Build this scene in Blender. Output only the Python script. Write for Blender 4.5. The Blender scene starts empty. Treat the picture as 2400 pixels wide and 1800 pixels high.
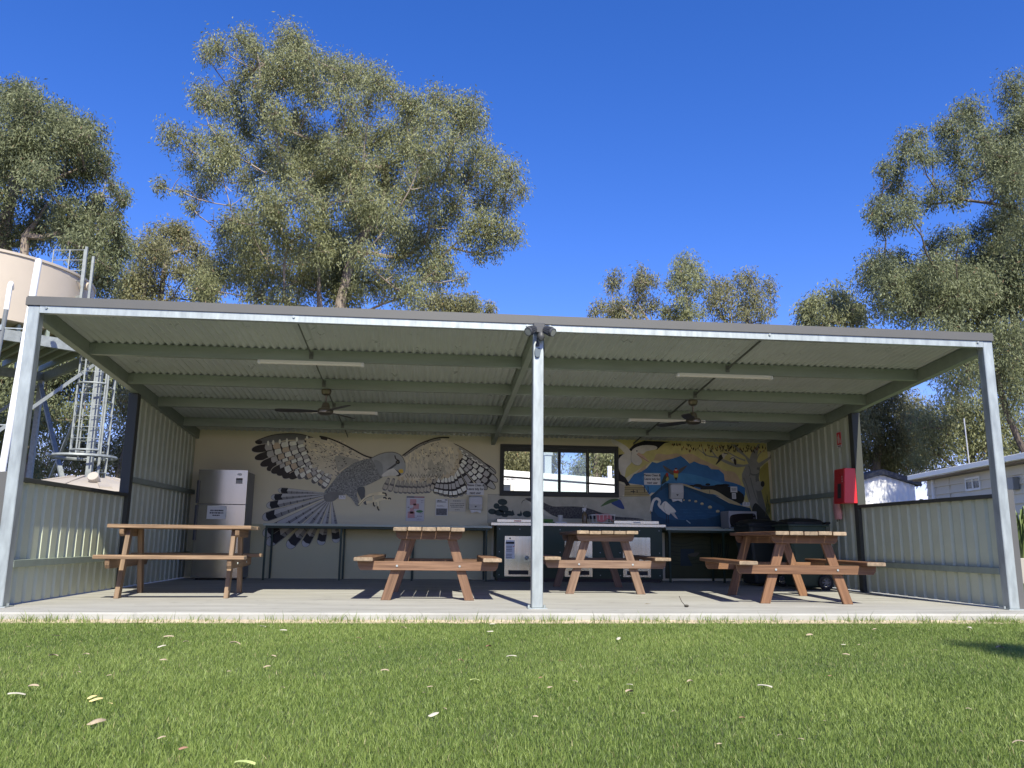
import bpy, bmesh, math, random
import numpy as np
from mathutils import Vector, Matrix, Euler
from mathutils.geometry import tessellate_polygon

scene = bpy.context.scene
COL = scene.collection
random.seed(7)

# ------------------------------------------------------------------ camera
CAM = Vector((-0.992, -7.3751, 0.5926))
YAW, PITCH, ROLL, FPX = 0.100523, 0.191073, 0.010779, 1896.8
cd = bpy.data.cameras.new('camera')
cam = bpy.data.objects.new('camera', cd)
COL.objects.link(cam)
fw = Vector((math.sin(YAW) * math.cos(PITCH), math.cos(YAW) * math.cos(PITCH), math.sin(PITCH)))
ri = Vector((math.cos(YAW), -math.sin(YAW), 0))
up = ri.cross(fw)
r2 = ri * math.cos(ROLL) + up * math.sin(ROLL)
u2 = up * math.cos(ROLL) - ri * math.sin(ROLL)
cam.matrix_world = Matrix(((r2.x, u2.x, -fw.x, CAM.x), (r2.y, u2.y, -fw.y, CAM.y), (r2.z, u2.z, -fw.z, CAM.z), (0, 0, 0, 1)))
cd.sensor_width = 36
cd.lens = 36 * FPX / 2400
cd.clip_start = 0.05
cd.clip_end = 2000
scene.camera = cam

# ------------------------------------------------------------------ sky, sun, exposure
SUN_EL, SUN_AZ = math.radians(43.5), math.radians(6.3)      # sun behind the camera, a little to its right
S = Vector((math.sin(SUN_AZ) * math.cos(SUN_EL), -math.cos(SUN_AZ) * math.cos(SUN_EL), math.sin(SUN_EL)))
world = bpy.data.worlds.new('World')
scene.world = world
world.use_nodes = True
wn = world.node_tree.nodes
wl = world.node_tree.links
bg = wn['Background']
sky = wn.new('ShaderNodeTexSky')
sky.sky_type = 'NISHITA'
sky.sun_disc = False
sky.sun_elevation = SUN_EL
sky.sun_rotation = math.pi - SUN_AZ
sky.altitude = 300
sky.air_density = 1.0
sky.dust_density = 0.3
sky.ozone_density = 4.0
hs = wn.new('ShaderNodeHueSaturation')
hs.inputs['Saturation'].default_value = 1.28
wl.new(sky.outputs[0], hs.inputs['Color'])
tn = wn.new('ShaderNodeMix'); tn.data_type = 'RGBA'; tn.blend_type = 'MULTIPLY'
tn.inputs['Factor'].default_value = 1.0
tn.inputs['B'].default_value = (1.0, 0.755, 1.08, 1)      # the deep violet blue of the phone's colour rendering
wl.new(hs.outputs[0], tn.inputs['A'])
wl.new(tn.outputs['Result'], bg.inputs[0])
bg.inputs[1].default_value = 0.113
sd = bpy.data.lights.new('sun', 'SUN')
sd.energy = 4.6
sd.angle = math.radians(0.53)
sd.color = (1.0, 0.955, 0.81)
sun = bpy.data.objects.new('sun', sd)
COL.objects.link(sun)
sun.rotation_euler = (-S).to_track_quat('-Z', 'Y').to_euler()
vs = scene.view_settings
vs.view_transform = 'Standard'
vs.look = 'None'
vs.exposure = 0.88
vs.gamma = 1
vs.use_curve_mapping = False

# ------------------------------------------------------------------ materials
MATS = {}
def mat(name, col, rough=0.6, metal=0.0, var=0.0, scale=6.0, stretch=(1, 1, 1), bump=0.0, bscale=None, obj_var=0.0, col2=None,
        spec=0.4, detail=5.0, coat=0.0):
    """Principled surface: two-tone noise for wear, optional fine relief, optional tone shift from object to object."""
    if name in MATS: return MATS[name]
    m = bpy.data.materials.new(name); m.use_nodes = True
    n, l = m.node_tree.nodes, m.node_tree.links
    b = n['Principled BSDF']
    b.inputs['Base Color'].default_value = (*col, 1)
    b.inputs['Roughness'].default_value = rough
    b.inputs['Metallic'].default_value = metal
    b.inputs['Specular IOR Level'].default_value = spec
    if coat: b.inputs['Coat Weight'].default_value = coat
    if var or bump or obj_var or col2:
        tc = n.new('ShaderNodeTexCoord'); mp = n.new('ShaderNodeMapping')
        mp.inputs['Scale'].default_value = stretch
        l.new(tc.outputs['Object'], mp.inputs['Vector'])
        nz = n.new('ShaderNodeTexNoise')
        nz.inputs['Scale'].default_value = scale; nz.inputs['Detail'].default_value = detail; nz.inputs['Roughness'].default_value = 0.62
        l.new(mp.outputs[0], nz.inputs['Vector'])
        oi = n.new('ShaderNodeObjectInfo')
        if obj_var:
            va = n.new('ShaderNodeVectorMath'); va.operation = 'ADD'
            cb = n.new('ShaderNodeCombineXYZ')
            mm = n.new('ShaderNodeMath'); mm.operation = 'MULTIPLY'; mm.inputs[1].default_value = 37.0
            l.new(oi.outputs['Random'], mm.inputs[0])
            for i in range(3): l.new(mm.outputs[0], cb.inputs[i])
            l.new(mp.outputs[0], va.inputs[0]); l.new(cb.outputs[0], va.inputs[1]); l.new(va.outputs[0], nz.inputs['Vector'])
        rmp = n.new('ShaderNodeMapRange')
        rmp.inputs['From Min'].default_value = 0.3; rmp.inputs['From Max'].default_value = 0.7
        l.new(nz.outputs['Fac'], rmp.inputs['Value'])
        mix = n.new('ShaderNodeMix'); mix.data_type = 'RGBA'
        lo = [c * (1 - var) for c in col]
        hi = list(col2) if col2 else [min(1, c * (1 + var)) for c in col]
        mix.inputs['A'].default_value = (*lo, 1); mix.inputs['B'].default_value = (*hi, 1)
        l.new(rmp.outputs[0], mix.inputs['Factor'])
        out = mix.outputs['Result']
        if obj_var:
            mr = n.new('ShaderNodeMapRange'); mr.inputs['To Min'].default_value = 1 - obj_var; mr.inputs['To Max'].default_value = 1 + obj_var
            l.new(oi.outputs['Random'], mr.inputs['Value'])
            sc = n.new('ShaderNodeVectorMath'); sc.operation = 'SCALE'
            l.new(out, sc.inputs[0]); l.new(mr.outputs[0], sc.inputs['Scale']); out = sc.outputs[0]
        l.new(out, b.inputs['Base Color'])
        if var:
            rr = n.new('ShaderNodeMapRange'); rr.inputs['To Min'].default_value = max(0, rough - .08); rr.inputs['To Max'].default_value = min(1, rough + .08)
            l.new(nz.outputs['Fac'], rr.inputs['Value']); l.new(rr.outputs[0], b.inputs['Roughness'])
        if bump:
            nb = nz
            if bscale:
                nb = n.new('ShaderNodeTexNoise'); nb.inputs['Scale'].default_value = bscale; nb.inputs['Detail'].default_value = 6
                l.new(mp.outputs[0], nb.inputs['Vector'])
            bp = n.new('ShaderNodeBump'); bp.inputs['Strength'].default_value = bump; bp.inputs['Distance'].default_value = 0.01
            l.new(nb.outputs['Fac'], bp.inputs['Height']); l.new(bp.outputs[0], b.inputs['Normal'])
    MATS[name] = m
    return m

def leafmat(name, dark, light, rough=0.55, trans=0.3, dry=None, **kw):
    m = bpy.data.materials.new(name); m.use_nodes = True
    n, l = m.node_tree.nodes, m.node_tree.links
    b = n['Principled BSDF']; b.inputs['Roughness'].default_value = rough; b.inputs['Specular IOR Level'].default_value = 0.35
    at = n.new('ShaderNodeAttribute'); at.attribute_name = 'tint'
    cr = n.new('ShaderNodeValToRGB')
    cr.color_ramp.elements[0].color = (*dark, 1); cr.color_ramp.elements[1].color = (*light, 1)
    cr.color_ramp.elements[1].position = 0.9 if dry else 1.0
    if dry:
        e = cr.color_ramp.elements.new(0.97); e.color = (*dry, 1)
    l.new(at.outputs['Fac'], cr.inputs[0]); l.new(cr.outputs[0], b.inputs['Base Color'])
    t = n.new('ShaderNodeBsdfTranslucent'); l.new(cr.outputs[0], t.inputs['Color'])
    ms = n.new('ShaderNodeMixShader'); ms.inputs[0].default_value = trans
    l.new(b.outputs[0], ms.inputs[1]); l.new(t.outputs[0], ms.inputs[2]); l.new(ms.outputs[0], n['Material Output'].inputs[0])
    return m

def paint(c, rough=0.55):
    c = tuple(min(.82, v * k) for v, k in zip(c, (1.18, 1.14, 1.02)))
    return mat('paint_%02x%02x%02x' % tuple(int(255 * min(1, v) ** .45) for v in c), c, rough, 0, 0.13, 7, spec=.3, detail=9)

STEEL = mat('galvanised_steel', (0.335, 0.37, 0.365), 0.45, 0.4, 0.22, 14, (1, 1, .25), 0.06, 40, spec=.5)
STEEL_D = mat('galvanised_purlin', (0.245, 0.285, 0.235), 0.5, 0.2, 0.10, 9, (.2, 1, 1))
SHEET_IN = mat('olive_grey_wall_sheet', (0.475, 0.50, 0.37), 0.42, 0.0, 0.05, 5, obj_var=.03)
ROOF_IN = mat('olive_grey_roof_sheet', (0.50, 0.54, 0.51), 0.30, 0.15, 0.05, 5, obj_var=.03)
TRIM = mat('dark_grey_trim', (0.055, 0.058, 0.050), 0.6, spec=.25)
FASCIA = mat('grey_fascia', (0.090, 0.0895, 0.087), 0.5, 0, 0.03, 4)
CREAM = mat('cream_wall_board', (0.63, 0.58, 0.385), 0.6, 0, 0.03, 2.5)
SHADEWALL = mat('shade_toned_wall_board', (0.51, 0.475, 0.27), 0.6, 0, 0.04, 2.5)
STAIN = mat('stainless_steel', (0.50, 0.51, 0.42), 0.24, 0.85, 0.08, 3, (8, 8, .3), 0.22, 1.2)
STAIN2 = mat('brushed_fridge_steel', (0.37, 0.355, 0.28), 0.22, 0.85, 0.05, 2, (6, 6, .4), 0.02, 3)
BLACK = mat('black_plastic', (0.015, 0.015, 0.016), 0.45)
DGREY = mat('dark_grey_plastic', (0.055, 0.057, 0.062), 0.5)
WHITEP = mat('white_plastic', (0.72, 0.72, 0.69), 0.4)
PAPER = mat('white_paper', (0.66, 0.66, 0.62), 0.8)
INK = mat('black_ink', (0.03, 0.03, 0.03), 0.7)
GREENCAB = mat('dark_green_cabinet', (0.022, 0.042, 0.020), 0.5, 0, 0.08, 5)
RED = mat('red_enamel', (0.62, 0.018, 0.02), 0.32, 0, 0.03, 4, spec=.5)
WOODR = mat('reddish_oiled_timber', (0.155, 0.078, 0.041), 0.6, 0, 0.42, 7, (.35, 7, 7), 0.12, None, .18, detail=8, col2=(.215, .122, .070))
WOODB = mat('weathered_brown_timber', (0.185, 0.112, 0.06), 0.65, 0, 0.42, 7, (.35, 7, 7), 0.14, None, .18, detail=8, col2=(.25, .165, .098))
WOODG = mat('greyish_worn_timber', (0.165, 0.092, 0.058), 0.65, 0, 0.42, 7, (.35, 7, 7), 0.14, None, .2, detail=8, col2=(.23, .15, .10))
WOODO = mat('orange_brown_timber', (0.165, 0.074, 0.032), 0.55, 0, 0.42, 7, (.35, 7, 7), 0.12, None, .18, detail=8, col2=(.215, .112, .056))
WOODE = mat('pale_worn_end_grain', (.24, .18, .12), .8, 0, .35, 30, (1, 1, 1), .2, obj_var=.2)
BRASS = mat('antique_brass', (0.20, 0.17, 0.12), 0.32, 0.85, 0.1, 9)
BLADE = mat('dark_fan_blade', (0.035, 0.032, 0.028), 0.4)
GLASSM = None

# ------------------------------------------------------------------ mesh helpers
class MB:
    """Collects boxes, bars, tubes, lathes and prisms; build() links them as ONE mesh object."""
    def __init__(self): self.v, self.f, self.m, self.sm = [], [], [], []
    def add(self, vs_, fs, mi=0, smooth=False):
        o = len(self.v); self.v += [tuple(p) for p in vs_]
        for f in fs: self.f.append(tuple(i + o for i in f)); self.m.append(mi); self.sm.append(smooth)
        return self
    def box(self, c, s, rot=None, mi=0):
        pts = [Vector((x * s[0] / 2, y * s[1] / 2, z * s[2] / 2)) for x in (-1, 1) for y in (-1, 1) for z in (-1, 1)]
        if rot is not None:
            R = rot if isinstance(rot, Matrix) else Euler(rot).to_matrix()
            pts = [R @ p for p in pts]
        c = Vector(c)
        return self.add([p + c for p in pts], [(0, 1, 3, 2), (4, 6, 7, 5), (0, 4, 5, 1), (2, 3, 7, 6), (0, 2, 6, 4), (1, 5, 7, 3)], mi)
    def bb(self, x0, x1, y0, y1, z0, z1, mi=0):
        return self.box(((x0 + x1) / 2, (y0 + y1) / 2, (z0 + z1) / 2), (x1 - x0, y1 - y0, z1 - z0), None, mi)
    def bar(self, a, b, w, h, upv=(0, 0, 1), mi=0):
        a, b = Vector(a), Vector(b); d = b - a; L = d.length; d.normalize()
        s = d.cross(Vector(upv))
        if s.length < 1e-4: s = d.cross(Vector((0, 1, 0)))
        s.normalize(); t = s.cross(d)
        R = Matrix((d, s, t)).transposed()
        return self.box((a + b) / 2, (L, w, h), R, mi)
    def tube(self, pts, r, n=8, mi=0, cap=True):
        pts = [Vector(p) for p in pts]; rs = r if isinstance(r, (list, tuple)) else [r] * len(pts)
        vs_, fs = [], []
        prev = None
        for i, p in enumerate(pts):
            d = (pts[min(i + 1, len(pts) - 1)] - pts[max(i - 1, 0)])
            if d.length < 1e-9: d = Vector((0, 0, 1))
            d.normalize()
            s = prev - d * prev.dot(d) if prev is not None else d.cross(Vector((.3, 1, .2)))
            if s.length < 1e-5: s = d.cross(Vector((1, 0, .1)))
            s.normalize(); prev = s; t = d.cross(s)
            for k in range(n):
                a = 2 * math.pi * k / n
                vs_.append(p + (s * math.cos(a) + t * math.sin(a)) * rs[i])
        for i in range(len(pts) - 1):
            for k in range(n):
                a, b = i * n + k, i * n + (k + 1) % n
                fs.append((a, b, b + n, a + n))
        if cap: fs.append(tuple(range(n - 1, -1, -1))); fs.append(tuple((len(pts) - 1) * n + k for k in range(n)))
        return self.add(vs_, fs, mi, True)
    def lathe(self, prof, c=(0, 0, 0), n=20, mi=0, R=None, ang=2 * math.pi):
        c = Vector(c); vs_, fs = [], []
        full = abs(ang - 2 * math.pi) < 1e-6; m = n if full else n + 1
        for r, z in prof:
            for k in range(m):
                a = ang * k / n; p = Vector((r * math.cos(a), r * math.sin(a), z))
                vs_.append((R @ p if R else p) + c)
        for i in range(len(prof) - 1):
            for k in range(n):
                a, b = i * m + k, i * m + (k + 1) % m
                fs.append((a, b, b + m, a + m))
        return self.add(vs_, fs, mi, True)
    def prism(self, poly, ext, mi=0):
        """closed polygon (3-D points) pushed along the vector ext"""
        poly = [Vector(p) for p in poly]; e = Vector(ext); n = len(poly)
        fs = [tuple(range(n)), tuple(range(2 * n - 1, n - 1, -1))] + [((i + 1) % n, i, i + n, (i + 1) % n + n) for i in range(n)]
        return self.add(poly + [p + e for p in poly], fs, mi)
    def mesh(self, name, mats, bevel=0.0):
        me = bpy.data.meshes.new(name)
        me.from_pydata(self.v, [], self.f)
        for m in (mats if isinstance(mats, (list, tuple)) else [mats]): me.materials.append(m)
        me.polygons.foreach_set('material_index', self.m); me.polygons.foreach_set('use_smooth', self.sm)
        bm = bmesh.new(); bm.from_mesh(me)
        bmesh.ops.recalc_face_normals(bm, faces=bm.faces)
        sharp = [e for e in bm.edges if len(e.link_faces) == 2 and e.link_faces[0].smooth and e.link_faces[1].smooth and e.calc_face_angle(0) > 0.6]
        if sharp: bmesh.ops.split_edges(bm, edges=sharp)
        if bevel:
            es = [e for e in bm.edges if e.is_manifold and e.calc_face_angle(0) > 0.6]
            bmesh.ops.bevel(bm, geom=es, offset=bevel, segments=1, affect='EDGES', clamp_overlap=True)
        bm.to_mesh(me); bm.free(); me.update()
        return me
    def build(self, name, mats, parent=None, loc=(0, 0, 0), rot=(0, 0, 0), bevel=0.0):
        return link(name, self.mesh(name, mats, bevel), parent, loc, rot)

def link(name, data, parent=None, loc=(0, 0, 0), rot=(0, 0, 0)):
    o = bpy.data.objects.new(name, data); COL.objects.link(o)
    o.location = loc; o.rotation_euler = rot
    if parent: o.parent = parent
    return o
def tag(o, label=None, cat=None, group=None, kind=None):
    for k, v in (('label', label), ('category', cat), ('group', group), ('kind', kind)):
        if v: o[k] = v
    return o
def thing(name, label, cat, loc=(0, 0, 0), rz=0.0, group=None):
    return tag(link(name, None, None, loc, (0, 0, rz)), label, cat, group)
def node(name, parent, loc=(0, 0, 0), rot=(0, 0, 0)):
    return link(name, None, parent, loc, rot)
def copy_tree(o, parent=None):
    c = o.copy(); COL.objects.link(c); c.parent = parent
    for ch in [x for x in scene.objects if x.parent == o]: copy_tree(ch, c)
    return c
def text(name, s, size, loc, m, parent=None, rot=(math.pi / 2, 0, 0), align='CENTER', sx=1.0, bold=0.0):
    cu = bpy.data.curves.new(name, 'FONT'); cu.body = s; cu.size = size; cu.align_x = align; cu.align_y = 'CENTER'
    cu.space_line = 1.15; cu.offset = bold; cu.materials.append(m)
    tmp = link('lettering', cu); bpy.context.view_layer.update()
    me = bpy.data.meshes.new_from_object(tmp.evaluated_get(bpy.context.evaluated_depsgraph_get()))
    bpy.data.objects.remove(tmp); me.materials.clear(); me.materials.append(m)
    o = link(name, me, parent, loc, rot); o.scale = (sx, 1, 1)
    return o

# leaf clumps of every tree: x, y, z, radius in metres
TREES = {
 'main': [(-9.61,21.8,19.09,0.38),(-10.42,23.41,19.81,0.3),(-8.94,23.22,20.24,0.47),(-8.22,22.07,19.31,0.32),(-7.07,22.61,20.14,0.53),(-6.59,22.43,19.59,0.46),(-7.64,23.15,19.9,0.27),(-8.19,23.91,19.7,0.48),(-6.68,20.67,17.85,0.55),(-5.84,20.26,17.73,0.42),(-5.82,24.47,20.15,0.56),(-4.79,22.23,18.59,0.52),(-4.37,24.19,19.66,0.55),(-3.24,19.61,16.74,0.47),(-3.03,22.28,17.98,0.36),(-8.8,23.62,19.07,0.48),(-7.23,21.08,17.26,0.56),(-7.04,25.34,19.84,0.65),(-9.57,24.6,18.88,0.42),(-9.67,20.99,16.67,0.37),(-9.62,20.72,16.09,0.25),(-9.59,22.83,17.22,0.46),(-9.51,25.21,18.26,0.43),(-7.9,21.91,17.12,0.39),(-5.59,20.73,16.74,0.49),(-5.01,22.11,17.74,0.32),(-4.16,19.28,15.58,0.35),(-3.68,20.69,16.48,0.37),(-2.38,22.22,17.45,0.45),(-1.9,22.6,17.47,0.46),(-1.13,21.14,17.14,0.38),(-0.57,21.14,16.74,0.44),(0.11,21.3,16.95,0.44),(0.45,22.43,16.99,0.39),(-0.14,21.44,16.19,0.44),(-1.22,19.53,15.23,0.47),(-2.17,24.99,17.97,0.57),(-11.28,22.81,15.82,0.4),(-10.56,23.32,15.91,0.34),(-8.89,20.75,14.68,0.49),(-9.18,25.92,17.68,0.51),(-11.02,24.39,15.42,0.35),(-8.76,20.3,13.64,0.55),(-8.55,21.52,14.53,0.44),(-8.61,24.17,14.77,0.48),(-7.84,24.19,15.75,0.62),(-7.21,25.97,17.16,0.73),(-5.62,22.02,15.55,0.58),(-6.43,25.23,16.03,0.79),(-5.49,23.98,15.01,0.62),(-6.62,21.12,13.61,0.56),(-4.59,23.3,16.74,0.61),(-3.92,25.59,17.35,0.72),(-3.15,25.21,17.69,0.57),(-2.26,22.66,15.64,0.66),(-3.11,23.32,15.23,0.61),(-1.43,19.32,13.88,0.53),(-0.54,20.98,15.05,0.5),(0.64,24.25,16.62,0.55),(1.1,22.21,15.25,0.39),(1.73,21.42,14.39,0.44),(2.29,22.74,14.28,0.3),(1.43,23.54,14.9,0.47),(0.26,23.65,15.2,0.61),(-0.77,21.78,14.26,0.58),(-1.72,22.18,14.25,0.58),(1.65,22.66,13.68,0.33),(0.89,24.01,14.22,0.48),(-0.31,22.75,13.47,0.53),(-1.27,21.9,13.05,0.51),(-2.32,22.55,13.64,0.52),(-11.05,21.45,13.15,0.22),(-10.07,20.7,12.66,0.15),(-10.54,23.55,13.25,0.24),(-10.75,25.19,14.64,0.36),(-9.85,23.17,14.38,0.4),(-7.95,21.96,11.94,0.58),(-6.73,20.34,11.56,0.55),(-9.01,22.64,11.94,0.33),(-9.16,24.99,12.09,0.57),(-7.99,24.16,11.85,0.69),(-8.01,22.78,10.42,0.66),(-9.22,23.44,10.51,0.61),(-9.43,22.02,9.49,0.52),(-7.07,22.69,10.36,0.59),(-6.59,25.39,12.05,0.57),(-6.05,22.98,10.15,0.67),(-5.13,22.33,11.95,0.46),(-5.11,20.86,12.33,0.43),(-4.25,22.99,13.13,0.53),(-3.61,25.83,13.39,0.66),(-3.5,19.52,10.1,0.47),(-4.38,24.09,10.8,0.62),(-4.87,23.87,10.05,0.55),(-3.2,24.37,10.72,0.7),(-2.37,24.02,11.76,0.62),(-2.22,24.66,13.01,0.63),(-1.44,22.74,11.93,0.53),(-0.81,22.92,11.44,0.46),(-1.27,22.32,10.57,0.59),(-2.01,21.31,9.45,0.57),(-0.78,23.83,10.95,0.34),(-0.45,22.86,10.86,0.2),(0.01,21.95,10.29,0.19),(0.13,22.65,12.34,0.46),(0.75,22.56,12.63,0.53),(1.49,22.22,12.46,0.45),(1.98,22.28,12.22,0.33),(1.19,22.71,11.9,0.4),(0.65,22.99,11.69,0.27),(-0.84,23.31,12.92,0.4),(-7.63,22.53,9.45,0.52),(-6.4,21.56,9.0,0.51),(-5.42,20.65,11.62,0.49),(-5.16,20.53,10.58,0.49),(-5.62,23.08,10.63,0.53),(-4.92,25.11,12.65,0.57),(-4.72,24.39,11.41,0.56),(-4.19,24.77,13.1,0.49),(-5.33,24.62,11.84,0.56),(-6.32,21.03,11.04,0.5),(-5.32,24.39,10.86,0.63),(-4.25,23.23,9.73,0.54),(-7.0,19.65,12.11,0.41),(-6.51,19.16,11.54,0.41),(-5.61,18.91,11.86,0.46),(-5.84,24.64,14.67,0.56),(-4.23,20.64,12.97,0.49),(-3.42,19.6,12.22,0.47),(-3.09,23.59,14.43,0.54),(-3.43,21.45,12.53,0.51),(-2.53,19.53,11.51,0.47),(-8.12,20.59,11.58,0.37),(-4.68,22.84,15.28,0.53),(-4.72,19.99,14.14,0.48),(-3.9,20.82,13.84,0.49),(-4.46,24.31,15.07,0.49),(-7.8,22.32,16.46,0.39),(-6.92,21.35,15.69,0.44),(-6.48,22.43,16.61,0.46),(-6.79,19.42,15.2,0.35)],
 'right': [(17.83,15.3,15.49,0.35),(17.96,15.28,14.82,0.39),(16.97,13.97,13.59,0.24),(14.82,13.34,13.34,0.28),(16.26,15.76,14.58,0.31),(15.37,15.5,13.93,0.26),(15.58,15.28,13.72,0.3),(15.33,13.94,13.25,0.24),(14.25,14.98,13.45,0.15),(13.85,14.97,13.08,0.3),(13.56,14.89,12.65,0.25),(13.03,13.28,11.76,0.24),(14.14,14.33,12.25,0.21),(12.57,14.35,11.86,0.21),(13.56,15.38,12.25,0.26),(16.6,16.76,13.89,0.37),(16.89,16.7,13.31,0.32),(16.45,14.8,13.1,0.34),(16.84,14.46,13.26,0.37),(15.74,13.67,11.87,0.36),(15.94,13.09,11.8,0.35),(15.42,12.75,10.83,0.38),(15.11,14.45,11.5,0.29),(14.37,13.71,10.68,0.24),(13.99,14.05,11.05,0.25),(13.88,16.04,11.94,0.36),(12.49,14.7,10.8,0.25),(12.3,14.78,10.47,0.21),(12.16,13.66,10.0,0.32),(11.96,12.55,9.49,0.27),(12.13,14.05,9.77,0.2),(12.45,13.03,10.13,0.23),(14.09,14.67,10.93,0.21),(16.23,17.19,10.73,0.33),(14.61,15.49,9.8,0.22),(13.76,12.97,9.15,0.23),(16.99,16.65,10.84,0.27),(17.15,16.09,11.0,0.27),(17.41,15.7,11.02,0.35),(18.33,16.34,10.95,0.41),(17.19,15.89,10.18,0.4),(13.77,15.84,9.58,0.22),(11.94,14.22,8.63,0.33),(13.65,16.35,9.49,0.32),(12.48,15.53,8.6,0.35),(11.82,13.47,7.86,0.36),(14.46,15.83,9.19,0.31),(13.69,15.53,8.5,0.39),(13.68,14.44,8.16,0.37),(14.47,14.78,8.94,0.34),(14.58,14.57,8.43,0.42),(16.96,16.78,9.69,0.46),(15.18,14.63,8.09,0.46),(17.3,16.18,9.23,0.49),(16.31,14.01,8.9,0.41),(17.91,16.14,8.72,0.49),(17.24,16.39,8.25,0.5),(13.87,14.44,7.59,0.42),(13.17,14.88,7.59,0.38),(12.94,15.72,7.87,0.31),(15.46,15.67,7.71,0.4),(12.44,14.58,8.58,0.33),(12.15,13.59,7.54,0.36),(12.91,13.83,8.12,0.36),(14.27,15.53,8.12,0.39),(12.92,12.97,8.2,0.31),(15.67,16.62,8.77,0.46),(13.91,13.49,7.59,0.4),(16.46,16.72,9.43,0.46),(14.85,13.7,7.97,0.44),(17.62,16.88,10.02,0.46),(17.18,15.58,9.8,0.44),(16.54,14.64,8.54,0.46),(16.32,14.7,7.96,0.46),(16.01,15.33,7.89,0.48),(14.76,15.04,7.6,0.43),(12.96,13.83,7.1,0.36),(15.85,13.38,10.37,0.4),(16.62,14.68,11.69,0.42),(17.71,16.51,13.26,0.41),(17.27,15.07,12.97,0.39),(14.76,12.94,12.13,0.31),(18.15,15.77,12.71,0.44),(15.33,15.57,6.83,0.54),(16.73,16.27,7.2,0.56),(15.35,13.58,6.34,0.55),(16.77,14.98,5.94,0.59),(13.74,13.07,5.55,0.43),(16.16,14.95,5.65,0.53),(14.1,14.02,5.14,0.39),(15.93,14.22,4.86,0.46),(14.78,15.9,6.21,0.43),(13.13,13.0,6.12,0.43),(15.31,14.7,5.83,0.47),(17.49,15.57,7.05,0.48),(16.7,13.9,7.77,0.67),(16.92,13.74,9.58,0.67),(18.67,15.33,12.32,0.72),(18.04,14.51,13.65,0.69),(17.74,14.94,6.09,0.71)],
 'rightlow': [(14.13,19.18,8.7,0.2),(13.59,19.71,9.35,0.41),(12.78,19.34,8.86,0.36),(12.6,19.81,8.76,0.31),(14.14,19.89,9.08,0.36),(12.68,18.65,8.21,0.4),(13.73,18.82,8.19,0.4),(12.59,19.97,8.34,0.31)],
 'left': [(-15.06,18.21,14.49,0.36),(-14.62,18.0,14.61,0.27),(-14.34,18.3,14.4,0.37),(-13.55,17.28,13.52,0.39),(-14.14,17.2,13.39,0.44),(-13.57,18.21,13.89,0.36),(-14.27,20.3,15.1,0.3),(-13.76,19.87,14.68,0.34),(-13.11,19.62,14.48,0.24),(-11.98,17.49,12.95,0.18),(-12.82,18.79,13.53,0.37),(-12.83,17.55,12.93,0.44),(-13.21,17.03,12.63,0.48),(-13.8,16.89,12.47,0.47),(-14.65,17.57,12.67,0.44),(-13.1,20.48,13.85,0.35),(-12.49,19.94,13.19,0.29),(-13.36,20.13,13.49,0.44),(-14.06,20.22,13.44,0.54),(-13.24,17.0,11.9,0.48),(-14.21,17.7,12.04,0.4),(-12.02,19.13,12.46,0.19),(-12.73,19.72,12.64,0.34),(-13.64,20.5,12.95,0.4),(-14.31,20.73,12.97,0.45),(-12.83,16.35,10.91,0.38),(-14.8,19.17,11.9,0.38),(-15.49,19.38,12.27,0.38),(-11.35,18.64,11.66,0.21),(-10.92,17.76,10.99,0.16),(-11.86,18.51,11.37,0.14),(-10.97,17.14,11.1,0.13),(-13.09,20.68,11.67,0.35),(-12.36,20.08,11.4,0.34),(-11.56,18.79,10.96,0.19),(-12.25,17.59,10.28,0.4),(-14.31,20.84,11.61,0.45),(-13.74,19.0,10.38,0.42),(-15.05,20.37,10.49,0.39),(-15.47,20.21,11.08,0.39),(-13.99,18.67,11.12,0.28),(-12.73,18.19,10.02,0.46),(-12.51,19.08,10.37,0.47),(-11.68,18.36,10.23,0.41),(-11.01,17.66,10.04,0.22),(-11.07,18.32,9.57,0.32),(-12.11,19.57,9.98,0.48),(-11.51,16.7,9.04,0.39),(-11.11,17.91,8.8,0.36),(-12.0,18.91,9.1,0.37),(-11.37,18.28,8.34,0.37),(-14.67,18.76,9.9,0.33),(-15.81,18.58,14.4,0.46),(-15.78,18.38,13.27,0.55),(-16.48,19.82,12.94,0.58),(-14.99,17.64,11.0,0.45),(-15.18,18.36,10.34,0.46),(-11.75,18.15,8.29,0.32)],
 'leftmid': [(-15.1,33.01,15.47,0.43),(-14.59,33.31,15.85,0.51),(-14.13,33.45,15.85,0.44),(-13.85,34.02,15.69,0.44),(-13.19,33.36,15.16,0.44),(-16.25,34.06,15.11,0.44),(-14.46,30.79,14.0,0.48),(-14.37,32.49,14.63,0.43),(-16.02,34.41,14.47,0.45),(-15.06,33.27,14.19,0.36),(-13.18,34.0,14.61,0.44),(-12.8,31.08,13.02,0.48),(-13.59,32.49,13.54,0.35),(-15.7,31.91,12.59,0.56),(-15.32,32.78,12.66,0.57),(-14.8,32.9,12.65,0.36),(-15.75,31.79,12.11,0.49),(-13.56,31.71,11.96,0.35),(-15.37,31.83,13.01,0.42),(-12.93,33.91,13.66,0.51),(-12.55,33.36,14.26,0.44),(-12.04,32.16,12.53,0.42),(-16.68,32.99,15.31,0.32),(-14.92,31.82,11.72,0.56),(-12.52,32.77,12.26,0.5),(-15.84,32.16,11.79,0.49)],
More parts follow.
